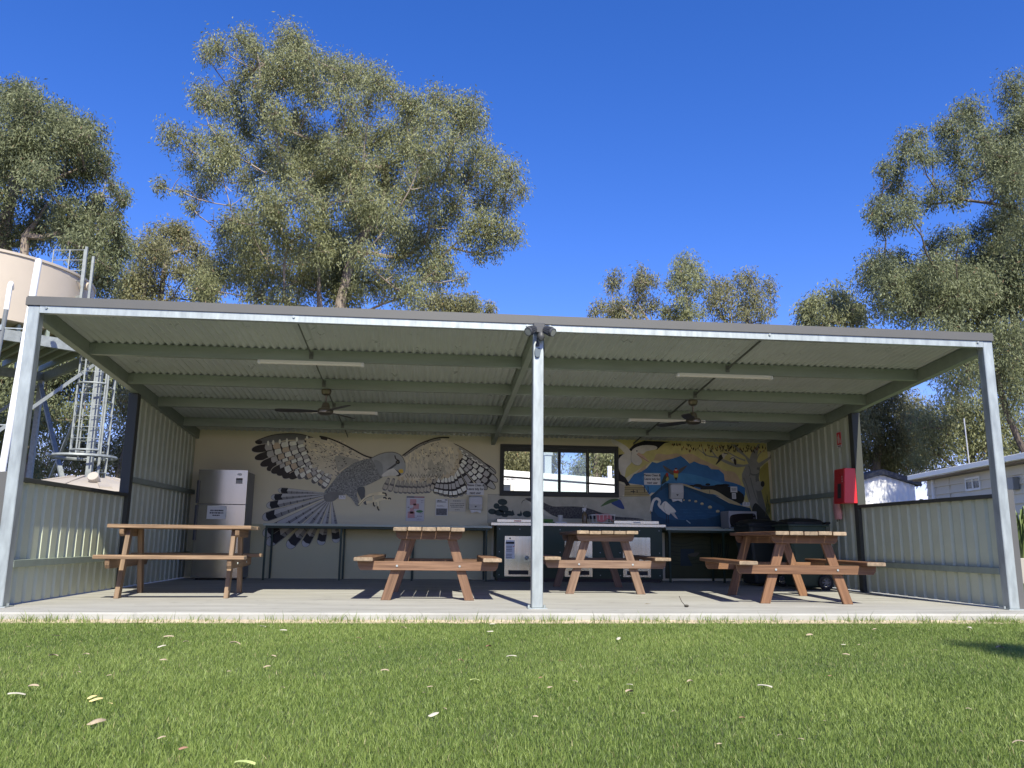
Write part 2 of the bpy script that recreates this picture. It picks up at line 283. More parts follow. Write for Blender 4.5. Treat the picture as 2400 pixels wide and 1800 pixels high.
 'fara': [(8.61,33.35,14.38,0.37),(8.49,33.5,14.05,0.34),(9.82,32.6,14.49,0.33),(9.59,32.05,13.85,0.26),(10.25,31.86,13.82,0.29),(10.2,32.95,14.25,0.27),(9.49,32.54,13.64,0.27),(10.06,33.31,13.53,0.34),(8.69,32.26,12.56,0.46),(8.5,33.33,12.57,0.48),(7.38,32.15,12.41,0.33),(7.35,33.02,12.29,0.27),(9.52,33.26,12.82,0.41),(10.4,32.46,12.84,0.33),(10.24,32.7,12.61,0.33),(8.57,33.01,12.04,0.47),(9.4,32.03,11.8,0.39)],
 'farb': [(12.15,32.27,15.15,0.4),(11.74,31.74,14.5,0.46),(12.89,32.98,14.9,0.47),(11.97,31.4,13.82,0.52),(13.07,32.71,14.22,0.37),(11.6,32.25,14.08,0.33),(10.99,31.48,13.51,0.29),(12.74,32.65,13.66,0.33),(11.41,31.28,12.82,0.32),(12.05,32.45,12.61,0.47),(12.22,31.66,12.1,0.39),(10.89,31.97,12.21,0.33),(11.33,32.48,12.22,0.4),(13.23,33.11,12.55,0.27),(11.7,31.86,11.85,0.46)],
 'farc': [(14.06,33.17,14.33,0.27),(15.02,34.74,14.57,0.42),(14.61,32.67,14.05,0.27),(14.28,34.06,13.86,0.41),(14.29,32.51,13.16,0.4),(13.85,33.13,13.1,0.34),(16.1,34.84,15.12,0.35),(15.97,33.0,14.67,0.37),(16.29,34.02,14.4,0.41),(15.3,33.5,13.81,0.27),(17.25,33.54,14.44,0.34),(17.33,33.61,13.93,0.27),(16.2,32.77,13.54,0.4),(16.32,34.58,13.55,0.49),(16.15,32.57,12.81,0.4),(14.33,33.08,12.51,0.41),(14.96,32.42,12.35,0.4),(16.63,33.2,12.48,0.27),(17.3,33.47,13.04,0.24),(16.41,34.51,12.76,0.42)],
 'fard': [(-0.44,38.56,14.12,0.61),(0.31,38.38,13.84,0.72),(1.29,37.96,13.7,0.48),(2.24,39.11,13.99,0.37),(-1.42,38.03,13.79,0.72),(0.09,38.63,13.25,0.73)],
 'openleft': [(-13.11,16.71,5.46,0.51),(-12.42,16.39,4.79,0.56),(-12.1,16.84,5.27,0.57),(-11.3,16.29,5.43,0.5),(-11.11,16.98,5.46,0.46),(-12.71,17.9,4.42,0.6),(-11.8,17.17,4.58,0.6),(-11.78,15.31,3.56,0.48),(-12.76,16.69,3.12,0.57),(-11.32,15.97,3.72,0.37),(-10.64,15.96,3.74,0.32),(-12.84,17.38,2.52,0.47),(-13.77,17.24,4.91,0.65),(-12.78,15.62,3.46,0.61)],
 'openleftb': [(-15.32,26.47,3.78,0.68),(-14.7,26.85,4.17,0.65),(-16.17,27.1,3.13,0.58),(-14.64,26.53,3.2,0.72),(-13.86,26.64,3.23,0.72),(-13.36,26.87,3.95,0.65),(-13.11,25.64,5.51,0.63),(-14.14,26.65,6.71,0.57),(-13.61,26.77,6.92,0.54),(-13.32,27.46,4.9,0.66),(-16.38,26.17,2.97,0.53),(-12.68,26.3,5.8,0.71)],
 'openright': [(16.89,24.57,6.88,0.59),(17.93,25.01,7.27,0.6),(17.79,25.24,6.28,0.69),(17.67,23.39,6.34,0.58),(15.89,22.96,5.18,0.64),(17.45,24.14,5.03,0.75),(18.18,23.79,5.18,0.69),(17.32,25.34,4.26,0.69),(18.31,25.1,4.08,0.77),(19.7,24.9,6.1,0.61),(19.69,24.75,4.98,0.76),(19.46,24.81,4.07,0.68),(15.98,23.69,5.99,0.66),(16.15,24.54,4.51,0.67),(18.25,23.72,4.29,0.66)],
 'openrightb': [(17.51,20.41,3.85,0.66),(18.23,21.08,4.98,0.63),(18.75,20.97,5.79,0.54),(19.41,21.61,4.59,0.7),(18.84,19.74,5.12,0.64),(19.04,19.95,4.07,0.61),(17.01,20.01,4.8,0.43),(20.38,20.07,4.9,0.58),(21.05,20.83,4.21,0.54)],
 'win': [(2.05,25.99,4.18,0.49),(2.7,27.03,4.03,0.54),(3.14,26.89,4.3,0.45),(2.37,27.39,3.75,0.51),(2.97,26.21,3.66,0.5),(1.72,26.27,3.85,0.53),(3.79,26.95,3.87,0.54)],
 'winb': [(6.42,29.4,4.64,0.39),(6.74,27.7,4.18,0.44),(6.64,29.06,3.83,0.42),(7.22,28.11,3.85,0.49),(7.32,29.37,4.65,0.39),(5.75,28.0,3.63,0.41)],
}
# ------------------------------------------------------------------ ground
gm = mat('dry_ground', (0.15, 0.125, 0.07), 0.9, 0, 0.35, 0.25, bump=.3, bscale=8, col2=(0.11, 0.13, 0.05))
tag(MB().add([(-500, -200, -.16), (500, -200, -.16), (500, 900, -.16), (-500, 900, -.16)], [(0, 1, 2, 3)]).build('ground', gm), kind='structure')
lm = mat('lawn_soil', (0.06, 0.09, 0.025), 0.95, 0, 0.25, 6, col2=(0.085, 0.105, 0.035))
tag(MB().add([(-9, -14, -.08), (14, -14, -.08), (14, -.40, -.08), (-9, -.40, -.08), (4.79, -.40, -.08), (14, -.40, -.08), (14, 11, -.08), (4.79, 11, -.08)], [(0, 1, 2, 3), (4, 5, 6, 7)]).build('lawn', lm), kind='structure')

def concrete():
    m = mat('concrete', (0.31, 0.30, 0.268), 0.75, 0, 0.16, 1.9, (.45, 2.4, 1), 0.06, 60, col2=(0.395, 0.387, 0.35), detail=8)
    n, l = m.node_tree.nodes, m.node_tree.links
    b = n['Principled BSDF']; src = b.inputs['Base Color'].links[0].from_socket
    tc = n.new('ShaderNodeTexCoord'); nz = n.new('ShaderNodeTexNoise'); nz.inputs['Scale'].default_value = 4.2; nz.inputs['Detail'].default_value = 7; nz.inputs['Roughness'].default_value = .7
    l.new(tc.outputs['Object'], nz.inputs['Vector'])
    mr = n.new('ShaderNodeMapRange'); mr.inputs['From Min'].default_value = .58; mr.inputs['From Max'].default_value = .72; mr.inputs['To Min'].default_value = 1; mr.inputs['To Max'].default_value = .68
    l.new(nz.outputs['Fac'], mr.inputs['Value'])
    sc = n.new('ShaderNodeVectorMath'); sc.operation = 'SCALE'; l.new(src, sc.inputs[0]); l.new(mr.outputs[0], sc.inputs['Scale']); l.new(sc.outputs[0], b.inputs['Base Color'])
    return m
slab = MB().bb(-4.75, 4.80, -.45, 5.55, -.30, 0).build('concrete_slab', concrete(), bevel=.014)
tag(slab, kind='structure')

# ------------------------------------------------------------------ the shelter
YB = 5.345
def zr(y): return 2.5185 - 0.08128 * y           # underside of the purlins
def zs(y): return zr(y) + 0.128                   # roof sheet (mean level)
SH = thing('picnic_shelter', 'open fronted steel picnic shelter with corrugated roof and painted back wall', 'shelter')
for x in (-4.55, 0, 4.55):
    h = 2.612
    MB().bb(x - .05, x + .05, 0, .10, 0.006, h).build('post', STEEL, SH, bevel=.006)
    bp = MB().bb(x - .085, x + .085, -.03, .13, 0, .008)
    for sx in (-.07, .07): bp.tube([(x + sx, .05, .008), (x + sx, .05, .03)], .011, 6)
    bp.build('base_plate', STEEL, SH)
for x0, x1 in ((-4.5, -.05), (.05, 4.5)):
    b = MB().bb(x0, x1, -.003, .001, 2.546, 2.622).bb(x0, x1, .001, .06, 2.546, 2.550)
    for bx in (x0 + .06, (x0 + x1) / 2, x1 - .06): b.tube([(bx, -.003, 2.592), (bx, -.014, 2.592)], .012, 6)
    b.build('front_beam', STEEL, SH)
MB().bb(-4.61, 0.0, -.014, -.006, 2.613, 2.695).bb(-4.61, 0.0, -.006, .05, 2.688, 2.695).build('fascia', FASCIA, SH)
MB().bb(0.0, 4.60, -.016, -.008, 2.611, 2.693).bb(0.0, 4.60, -.008, .05, 2.686, 2.693).build('fascia', FASCIA, SH)
for sx, wd in ((-4.50, -.06), (4.50, .06)):
    y0, y1 = .10, 5.46
    a, b_, c_, d_ = zr(y0), zr(y1), .012, .125
    q = MB().prism([(sx, y0, a - c_), (sx, y1, b_ - c_), (sx, y1, b_ + d_), (sx, y0, a + d_)], (wd, 0, 0))
    q.prism([(sx - wd * .0, y0, a - c_ - .004), (sx, y1, b_ - c_ - .004), (sx, y1, b_ - c_), (sx, y0, a - c_)], (wd * 1.25, 0, 0))
    q.build('rafter', STEEL_D, SH)
y0, y1 = .10, 5.46
a, b_ = zr(y0), zr(y1)
MB().prism([(-.03, y0, a - .012), (-.03, y1, b_ - .012), (-.03, y1, b_ + .125), (-.03, y0, a + .125)], (.06, 0, 0)).build('rafter', STEEL_D, SH)
PY = (1.12, 2.238, 3.335, 4.49)
for x0, x1 in ((-4.5, -.03), (.03, 4.5)):
    for y in PY:
        z = zr(y)
        p = MB().bb(x0, x1, y, y + .004, z, z + .12).bb(x0, x1, y + .004, y + .06, z, z + .004).bb(x0, x1, y + .004, y + .06, z + .116, z + .12).bb(x0, x1, y + .056, y + .06, z + .004, z + .018)
        for xx, s in ((x0, 1), (x1, -1)):
            lo, hi = sorted((xx, xx + s * .055))
            p.bb(lo, hi, y - .005, y, z + .012, z + .108)
            for zz in (.035, .085): p.tube([(xx + s * .03, y - .005, z + zz), (xx + s * .03, y - .013, z + zz)], .009, 6)
        p.build('purlin', STEEL_D, SH)
    xm = (x0 + x1) / 2
    ys = (.05,) + PY + (5.33,)
    for ya, yb in zip(ys[:-1], ys[1:]):
        br = MB().bar((xm, ya + .06, zr(ya) + .075), (xm, yb, zr(yb) + .06), .004, .026)
        if yb < 5: br.bb(xm - .022, xm + .022, yb - .006, yb - .001, zr(yb) + .02, zr(yb) + .10)
        br.build('bridging_bar', mat('dull_bridging_steel', (.13, .14, .125), .6, .2), SH)
roof = node('roof', SH)
NC, NS = 10, 8
PIT = .0765
x = -4.60
sheet_no = 0
while x < 4.55:
    v, f = [], []
    w = min(NC * PIT, 4.60 - x)
    n = int(round(min(w + PIT, 4.60 - x) / PIT * NS))
    lift = .0015 * (sheet_no % 2)
    for yy in (-.003, 2.7, 5.56):
        for i in range(n + 1):
            xx = x + i * PIT / NS
            v.append((xx, yy, zs(yy) + lift + .0125 * math.cos(2 * math.pi * (xx + 4.6) / PIT)))
    for r in range(2):
        for i in range(n):
            k = r * (n + 1) + i; f.append((k, k + 1, k + n + 2, k + n + 1))
    MB().add(v, f, 0, True).build('roof_sheet', ROOF_IN, roof)
    x += NC * PIT; sheet_no += 1
# barge trims on the roof's two sides
for sx, s in ((-4.612, -1), (4.604, 1)):
    MB().prism([(sx, -.003, zs(-.003) - .03), (sx, 5.56, zs(5.56) - .03), (sx, 5.56, zs(5.56) + .04), (sx, -.003, zs(-.003) + .04)], (s * .012, 0, 0)).build('barge_trim', FASCIA, roof)

# side walls: ribbed sheets, low in front, full height behind the middle column
def ribbed(side, ya, yb, ztop):
    """one wall sheet: wide pans inside, ribs pushed outwards"""
    xin, dep, pit = side * 4.545, side * .030, .19
    ys, xs = [], []
    y = ya
    while y < yb - 1e-6:
        for t, d in ((0, 0), (.118, 0), (.134, 1), (.174, 1)):
            if y + t < yb - 1e-6: ys.append(y + t); xs.append(xin + d * dep)
        y += pit
    fr_ = ((yb - ya) / pit) % 1
    ys.append(yb); xs.append(xs[-1] if .68 < fr_ < .98 else xin)
    n = len(ys); v = []
    for k in range(n): v.append((xs[k], ys[k], .012))
    for k in range(n): v.append((xs[k], ys[k], ztop(ys[k])))
    return v, [(i, i + 1, i + n + 1, i + n) for i in range(n - 1)]
for side in (-1, 1):
    W = node('side_wall', SH)
    y = .10
    while y < 2.60:
        yb = min(y + .76, 2.625); v, f = ribbed(side, y, yb, lambda q: 1.052)
        MB().add(v, f).build('wall_sheet', SHEET_IN, W); y = yb
        if yb >= 2.62: break
    y = 2.72
    while y < 5.34:
        yb = min(y + .76, 5.345); v, f = ribbed(side, y, yb, lambda q: zs(q) - .012)
        MB().add(v, f).build('wall_sheet', SHEET_IN, W); y = yb
        if yb >= 5.34: break
    i, o = side * 4.50, side * 4.61
    lo, hi = sorted((i, o))
    MB().bb(lo, hi, .10, 2.62, 1.052, 1.090).build('top_rail', TRIM, W, bevel=.003)
    def girt(ya, yb, z, m):
        a, b = sorted((side * 4.497, side * 4.544))
        MB().bb(a, b, ya, yb, z - .032, z + .032).build('girt', m, W, bevel=.003)
    girt(.10, 2.62, .352, STEEL_D); girt(2.72, 5.34, .352, STEEL_D); girt(2.72, 5.34, 1.258, STEEL_D)
    MB().bb(lo, hi, 2.62, 2.72, .004, zr(2.67) - .014).build('middle_column', TRIM, W, bevel=.004)
    a, b = sorted((side * 4.602, side * 4.665))
    MB().bb(a, b, .01, .10, -.05, 1.13).build('corner_flashing', FASCIA, W)

# back wall with the window opening
wx0, wx1, wz0, wz1 = .115, 2.012, 1.280, 2.090
BW = MB()
ztop = 2.2150
BW.bb(-4.605, wx0, YB, YB + .05, .003, ztop).bb(wx1, 4.605, YB, YB + .05, .003, ztop).bb(wx0, wx1, YB, YB + .05, .003, wz0).bb(wx0, wx1, YB, YB + .05, wz1, ztop)
back = BW.build('back_wall', CREAM, SH)
# ridged weather sheet outside, a hand's breadth behind the boards, keeps the sun off the joint
GLASSM = bpy.data.materials.new('window_glass'); GLASSM.use_nodes = True
_n, _l = GLASSM.node_tree.nodes, GLASSM.node_tree.links
_t = _n.new('ShaderNodeBsdfTransparent'); _t.inputs[0].default_value = (.80, .86, .84, 1)
_g = _n.new('ShaderNodeBsdfGlossy'); _g.inputs['Roughness'].default_value = .03
_m = _n.new('ShaderNodeMixShader'); _fr = _n.new('ShaderNodeFresnel'); _fr.inputs[0].default_value = 1.6
_l.new(_fr.outputs[0], _m.inputs[0]); _l.new(_t.outputs[0], _m.inputs[1]); _l.new(_g.outputs[0], _m.inputs[2]); _l.new(_m.outputs[0], _n['Material Output'].inputs[0])
win = node('window', SH)
F = MB()
F.bb(wx0, wx1, YB - .035, YB + .04, wz0, wz0 + .058).bb(wx0, wx1, YB - .035, YB + .04, wz1 - .045, wz1)
F.bb(wx0, wx0 + .042, YB - .035, YB + .04, wz0 + .058, wz1 - .045).bb(wx1 - .042, wx1, YB - .035, YB + .04, wz0 + .058, wz1 - .045)
F.build('window_frame', TRIM, win, bevel=.004)
px = [wx0 + .042 + k * (wx1 - wx0 - .084) / 4 for k in range(5)]
for k in range(4):
    yy = YB - .012 if k in (0, 3) else YB + .014
    s = MB(); t = .022
    s.bb(px[k], px[k] + t, yy, yy + .022, wz0 + .06, wz1 - .047).bb(px[k + 1] - t, px[k + 1], yy, yy + .022, wz0 + .06, wz1 - .047)
    s.bb(px[k] + t, px[k + 1] - t, yy, yy + .022, wz0 + .06, wz0 + .08).bb(px[k] + t, px[k + 1] - t, yy, yy + .022, wz1 - .11, wz1 - .047)
    s.build('sash', TRIM, win)
    if k in (1, 2):
        MB().bb(px[k] + t, px[k + 1] - t, yy + .008, yy + .013, wz0 + .08, wz1 - .11).build('pane', GLASSM, win)

# ------------------------------------------------------------------ painted wall pictures
H = (0.0070592309253501235, 0.00010652485032131163, -8.268581058541383, 4.092518390128832e-05, -0.006850258567298789, 9.25999934666799, -5.667070032186714e-05, 0.00010398283116323727)
def wall(p):
    """mural sketch sheet -> metres on the back wall (x, z)"""
    x, y = p; d = H[6] * x + H[7] * y + 1
    return ((H[0] * x + H[1] * y + H[2]) / d, (H[3] * x + H[4] * y + H[5]) / d)
def smooth(pts, n=4, closed=True):
    out = []; N = len(pts)
    for i in range(N if closed else N - 1):
        p = [pts[(i + k) % N] if closed else pts[min(max(i + k, 0), N - 1)] for k in (-1, 0, 1, 2)]
        for j in range(n):
            t = j / n
            out.append(tuple(.5 * (2 * p[1][c] + (p[2][c] - p[0][c]) * t + (2 * p[0][c] - 5 * p[1][c] + 4 * p[2][c] - p[3][c]) * t * t + (3 * p[1][c] - p[0][c] - 3 * p[2][c] + p[3][c]) * t ** 3) for c in (0, 1)))
    if not closed: out.append(pts[-1])
    return out
def inside(p, poly):
    c = False; n = len(poly)
    for i in range(n):
        a, b = poly[i], poly[i - 1]
        if (a[1] > p[1]) != (b[1] > p[1]) and p[0] < (b[0] - a[0]) * (p[1] - a[1]) / (b[1] - a[1]) + a[0]: c = not c
    return c
class Flat:
    """flat painted shapes of one part, later layers a hair in front of earlier ones"""
    def __init__(self, org, sc): self.o, self.s, self.items, self.mats = org, sc, [], []
    def w(self, p): return wall((self.o[0] + p[0] * self.s, self.o[1] + p[1] * self.s))
    def poly(self, col, pts, layer, sm=False, m=None):
        if sm: pts = smooth(pts, 3)
        m = m or paint(col)
        if m not in self.mats: self.mats.append(m)
        self.items.append((self.mats.index(m), [self.w(p) for p in pts], layer)); return self
    def line(self, col, pts, wd, layer, sm=True, taper=False):
        if sm and len(pts) > 2: pts = smooth(pts, 4, False)
        L, R = [], []
        N = len(pts)
        for i, p in enumerate(pts):
            a, b = pts[max(i - 1, 0)], pts[min(i + 1, N - 1)]
            d = math.hypot(b[0] - a[0], b[1] - a[1]) or 1
            h = wd / 2 * ((1 - .8 * i / (N - 1)) if taper else 1)
            nx, ny = -(b[1] - a[1]) / d * h, (b[0] - a[0]) / d * h
            L.append((p[0] + nx, p[1] + ny)); R.append((p[0] - nx, p[1] - ny))
        for i in range(N - 1): self.poly(col, [L[i], L[i + 1], R[i + 1], R[i]], layer)
        return self
    def dot(self, col, c, rx, ry, layer, rot=0, n=10):
        cs, sn = math.cos(rot), math.sin(rot)
        return self.poly(col, [(c[0] + rx * math.cos(a) * cs - ry * math.sin(a) * sn, c[1] + rx * math.cos(a) * sn + ry * math.sin(a) * cs) for a in [2 * math.pi * k / n for k in range(n)]], layer)
    def feather(self, root, tip, wd, layer, dark, bands, bcol, tipcol=None, tipt=.8, edge=None):
        dx, dy = tip[0] - root[0], tip[1] - root[1]; L = math.hypot(dx, dy); ux, uy = dx / L, dy / L
        def P(t, s): return (root[0] + dx * t - uy * s * wd, root[1] + dy * t + ux * s * wd)
        def pr(t): return .5 * (.45 + .55 * min(1, t / .6)) * (1 if t < .82 else math.sqrt(max(0, 1 - ((t - .82) / .18) ** 2)))
        ts = [0, .2, .4, .6, .75, .82, .88, .93, .97, .995]
        if edge: self.poly(edge, [P(t * 1.01, pr(t) * 1.16) for t in ts] + [P(t * 1.01, -pr(t) * 1.16) for t in reversed(ts)], layer)
        self.poly(dark, [P(t, pr(t)) for t in ts] + [P(t, -pr(t)) for t in reversed(ts)], layer + .35)
        for i, (t0, t1) in enumerate(bands):
            c = bcol[i % len(bcol)]
            self.poly(c, [P(t0, pr(t0) * .9), P((t0 + t1) / 2, pr((t0 + t1) / 2) * .92), P(t1, pr(t1) * .9), P(t1 + .02, 0), P(t1, -pr(t1) * .78), P(t0, -pr(t0) * .78)], layer + .7)
        if tipcol: 
            tt = [t for t in ts if t >= tipt]
            self.poly(tipcol, [P(t, pr(t) * .9) for t in tt] + [P(t, -pr(t) * .9) for t in reversed(tt)], layer + .7)
        return self
    def build(self, name, parent, base=0):
        v, f, mi = [], [], []
        for m, pts, lay in self.items:
            tri = tessellate_polygon([[Vector((a, b, 0)) for a, b in pts]])
            o = len(v); y = YB - .0015 - (base + lay) * .0005
            v += [(a, y, b) for a, b in pts]
            for t in tri: f.append(tuple(i + o for i in t)); mi.append(m)
        me = bpy.data.meshes.new(name); me.from_pydata(v, [], f)
        for m in self.mats: me.materials.append(m)
        me.polygons.foreach_set('material_index', mi)
        bm = bmesh.new(); bm.from_mesh(me)
        for fc in bm.faces:
            fc.normal_update()
            if fc.normal.y > 0: fc.normal_flip()
        bm.to_mesh(me); bm.free()
        return link(name, me, parent)

DB, MB_, LG, WT, TN, CR = (.035, .03, .027), (.16, .155, .15), (.42, .42, .41), (.72, .72, .67), (.50, .42, .31), (.58, .545, .43)
rnd = random.Random(3)
hawk = node('hawk_mural', SH)
hawk['label'] = 'large grey hawk painted with spread barred wings'
A = ((560, 990), .1989); Bq = ((850, 990), .1989)
# left wing
wg = Flat(*A)
wg.poly((.15, .155, .16), [(190, 228), (260, 195), (400, 150), (560, 133), (720, 140), (860, 185), (830, 215), (700, 205), (540, 210), (400, 250), (260, 258)], 1, True)
wg.line(DB, [(192, 225), (260, 193), (400, 149), (560, 132), (720, 138), (850, 172), (960, 205)], 9, 2)
roots = [(830, 190), (800, 225), (798, 262), (800, 300), (820, 345), (835, 390), (850, 430), (862, 470), (890, 505), (930, 530), (975, 552), (1015, 570), (1055, 590), (1095, 612)]
tips = [(190, 232), (150, 325), (185, 425), (252, 505), (328, 558), (380, 588), (444, 612), (512, 645), (590, 652), (690, 655), (775, 660), (862, 712), (942, 745), (985, 778)]
for i, (r_, t_) in enumerate(zip(roots, tips)):
    if i == 0:
        wg.poly(DB, [(190, 228), (215, 212), (262, 214), (275, 236), (250, 258), (205, 252)], 2, True)
        for fx in (345, 405, 482, 566, 683, 803): wg.dot(WT, (fx, 245 - (fx - 345) * .13), 14, 30, 3)
        continue
    L = math.hypot(t_[0] - r_[0], t_[1] - r_[1])
    nb = 5 if L > 480 else (4 if L > 330 else 3)
    t1 = .74 if i < 9 else .86
    bands = [(.04 + k * t1 / nb, .04 + (k + .75) * t1 / nb) for k in range(nb)]
    cols = [LG, WT, WT, TN, LG] if i % 2 else [WT, LG, TN, WT, LG]
    wg.feather(r_, t_, 88 if i < 9 else 66, 1 + (i % 7) * 1.2, DB if i < 9 else (.10, .095, .095), bands, cols, (.12, .12, .13) if i > 8 else None, .9, edge=(.43, .41, .36) if i % 2 else None)
wg.build('wing', hawk)
cv = Flat(*A)
edge = [(800, 195), (790, 250), (805, 300), (835, 330), (842, 380), (870, 410), (868, 460), (905, 475), (890, 520), (960, 540), (1000, 560), (1035, 580), (1090, 590), (1115, 640), (1180, 598), (1290, 500), (1400, 470), (1580, 425), (1480, 392), (1350, 322), (1180, 237), (1045, 185), (960, 200), (880, 178)]
cv.poly(CR, edge, 0)
for k in range(70):
    i = rnd.randrange(0, 14); p = edge[i]
    cv.dot(CR, (p[0] + rnd.uniform(-18, 14), p[1] + rnd.uniform(-12, 12)), 17, 12, 0.5 + .02 * k, .5)
for k in range(90):
    cv.dot((.36, .335, .265), (rnd.uniform(840, 1250), rnd.uniform(215, 480)), 22, 2.5, 2.6 + .003 * k, rnd.uniform(.2, .9))
for k in range(55):
    cv.dot((.72, .64, .47), (rnd.uniform(830, 1300), rnd.uniform(215, 440)), 20, 7, 2 + .01 * k, rnd.uniform(.3, .9))
gpoly = [(1110, 380), (1200, 375), (1300, 400), (1440, 440), (1540, 450), (1330, 510), (1230, 560), (1165, 600), (1140, 520), (1120, 440)]
cv.poly((.34, .335, .295), [(1135, 400), (1200, 392), (1300, 415), (1440, 447), (1500, 455), (1320, 500), (1220, 550), (1172, 580), (1150, 520), (1135, 450)], 3, True)
for k in range(70):
    p = gpoly[rnd.randrange(10)]; cv.dot(((.34, .335, .295), (.24, .24, .22), (.46, .44, .37))[k % 3], (p[0] + rnd.uniform(-40, 60), p[1] + rnd.uniform(-25, 40)), 16, 6, 3.2 + .005 * k, rnd.uniform(.2, .8))
cv.line(DB, [(950, 165), (1040, 183), (1180, 236), (1350, 322), (1480, 392), (1590, 425)], 17, 4)
cv.poly(DB, [(955, 165), (1000, 168), (1045, 190), (1040, 215), (970, 200)], 4.5)
for k in range(95):
    x, y = rnd.uniform(830, 1480), rnd.uniform(210, 640)
    if not inside((x, y), edge): continue
    s = rnd.uniform(9, 17)
    cv.poly(DB, [(x - s, y - s * .6), (x, y - s * .1), (x + s, y - s * .7), (x + s * .3, y + s * .7)], 5)
cv.build('wing_covert', hawk, 16)
# tail
tail = [((1000, 832), (462, 800), 62), ((1000, 845), (380, 885), 72), ((1005, 860), (325, 985), 84), ((1005, 885), (278, 1130), 100), ((1010, 915), (285, 1330), 115), ((1030, 930), (330, 1440), 110), ((1040, 935), (575, 1478), 110), ((1060, 935), (765, 1462), 95), ((1075, 935), (960, 1445), 95), ((1095, 930), (1150, 1418), 90)]
for i, (r_, t_, wd) in enumerate(tail):
    tf = Flat(*A)
    dx, dy = t_[0] - r_[0], t_[1] - r_[1]; L = math.hypot(dx, dy); ux, uy = dx / L, dy / L
    def P(t, s): return (r_[0] + dx * t - uy * s * wd, r_[1] + dy * t + ux * s * wd)
    def pr(t): return .5 * (.16 + .84 * min(1, t / .8)) * (1 if t < .9 else math.sqrt(max(0, 1 - ((t - .9) / .1) ** 2)))
    ts = [0, .2, .4, .6, .8, .9, .94, .97, .99, 1]
    lay = (i % 3) * 2.5
    tf.poly((.10, .10, .10), [P(t * 1.005, pr(t) * 1.1) for t in ts] + [P(t * 1.005, -pr(t) * 1.1) for t in reversed(ts)], lay)
    tf.poly((.40, .41, .41), [P(t, pr(t)) for t in ts] + [P(t, -pr(t)) for t in reversed(ts)], lay + .6)
    tf.poly((.19, .195, .20), [P(t, -pr(t) * .96) for t in ts[:6]] + [P(t, -pr(t) * .1) for t in reversed(ts[:6])], lay + 1.1)
    for k in range(1, 6):
        t = .12 + k * .115; tf.poly(DB, [P(t, -pr(t)), P(t, 0), P(t + .012, 0), P(t + .012, -pr(t + .012))], lay + 1.5)
    t0, t1 = (.78, .925) if i < 4 else (.74, .90)
    tf.poly((.012, .013, .014), [P(t0, pr(t0)), P(t0 + .03, 0), P(t0, -pr(t0)), P(t1, -pr(t1) * .99), P(t1 + .02, 0), P(t1, pr(t1) * .99)], lay + 1.9)
    tf.build('tail_feather', hawk, 2)
# body, head, feet
speck = mat('speckled_grey_paint', (0.06, 0.063, 0.062), 0.55, 0, 0.2, 46, detail=3, col2=(0.40, 0.41, 0.355))
bd = Flat(*A)
bd.poly(None, [(1000, 835), (1060, 760), (1140, 660), (1200, 590), (1290, 520), (1400, 462), (1560, 425), (1680, 470), (1720, 560), (1700, 640), (1600, 700), (1500, 745), (1400, 775), (1330, 830), (1260, 850), (1170, 880), (1110, 925), (1020, 930)], 0, True, speck)
bd.poly((.17, .175, .17), [(1020, 850), (1100, 820), (1200, 830), (1230, 860), (1170, 890), (1110, 930), (1030, 930)], 1, True)
bd.build('body', hawk, 27)
th = Flat(*A)
th.poly(None, [(1255, 835), (1290, 760), (1380, 700), (1400, 780), (1390, 850), (1420, 965), (1385, 982), (1330, 900)], 0, True, speck)
th.poly((.09, .10, .105), [(1395, 780), (1480, 765), (1485, 900), (1510, 960), (1480, 965), (1420, 870)], 1, True)
th.build('leg', hawk, 31)
ft = Flat(*A)
FT = (.68, .62, .42)
ft.line(FT, [(1415, 975), (1510, 880), (1590, 845), (1720, 838)], 34, 0); ft.line(FT, [(1500, 945), (1600, 930), (1700, 900), (1780, 905)], 30, .5)
ft.line(FT, [(1580, 860), (1590, 930), (1600, 975)], 24, 1); ft.line(FT, [(1640, 930), (1645, 985), (1640, 1020)], 22, 1.5)
for c in ([(1690, 830), (1730, 840), (1735, 870)], [(1585, 940), (1590, 975), (1603, 990)], [(1635, 990), (1640, 1020), (1655, 1038)], [(1755, 905), (1775, 893), (1790, 908)], [(1700, 890), (1725, 888), (1740, 905)]): ft.line(DB, c, 16, 2)
ft.line(DB, [(1412, 985), (1500, 895), (1590, 862)], 4, 2); ft.build('foot', hawk, 33)
hd = Flat(*A)
hd.poly((.33, .35, .355), [(1560, 425), (1640, 385), (1740, 357), (1840, 358), (1920, 400), (1960, 480), (1962, 560), (1940, 610), (1890, 632), (1780, 628), (1700, 640), (1640, 560), (1610, 490)], 0, True)
hd.poly((.25, .27, .275), [(1610, 440), (1680, 480), (1700, 560), (1680, 640), (1630, 560), (1590, 470)], .5, True)
hd.poly((.60, .60, .56), [(1700, 605), (1790, 550), (1850, 548), (1880, 600), (1880, 630), (1780, 628), (1690, 640)], 1, True)
hd.poly((.075, .08, .085), [(1735, 565), (1850, 480), (1862, 500), (1800, 545)], 1.5)
hd.line(DB, [(1838, 390), (1850, 430), (1890, 455)], 13, 2); hd.dot((.01, .01, .01), (1872, 470), 26, 24, 2.5); hd.dot((.12, .11, .09), (1870, 468), 14, 13, 3)
hd.poly((.60, .42, .06), [(1880, 565), (1925, 552), (1938, 590), (1905, 600)], 2, True)
hd.poly(DB, [(1830, 542), (1870, 570), (1900, 600), (1910, 618), (1880, 636), (1850, 630), (1885, 612), (1865, 580)], 2.5, True)
hd.line(DB, [(1560, 425), (1640, 384), (1740, 356), (1840, 357), (1920, 400), (1960, 480)], 5, 3); hd.build('head', hawk, 36)
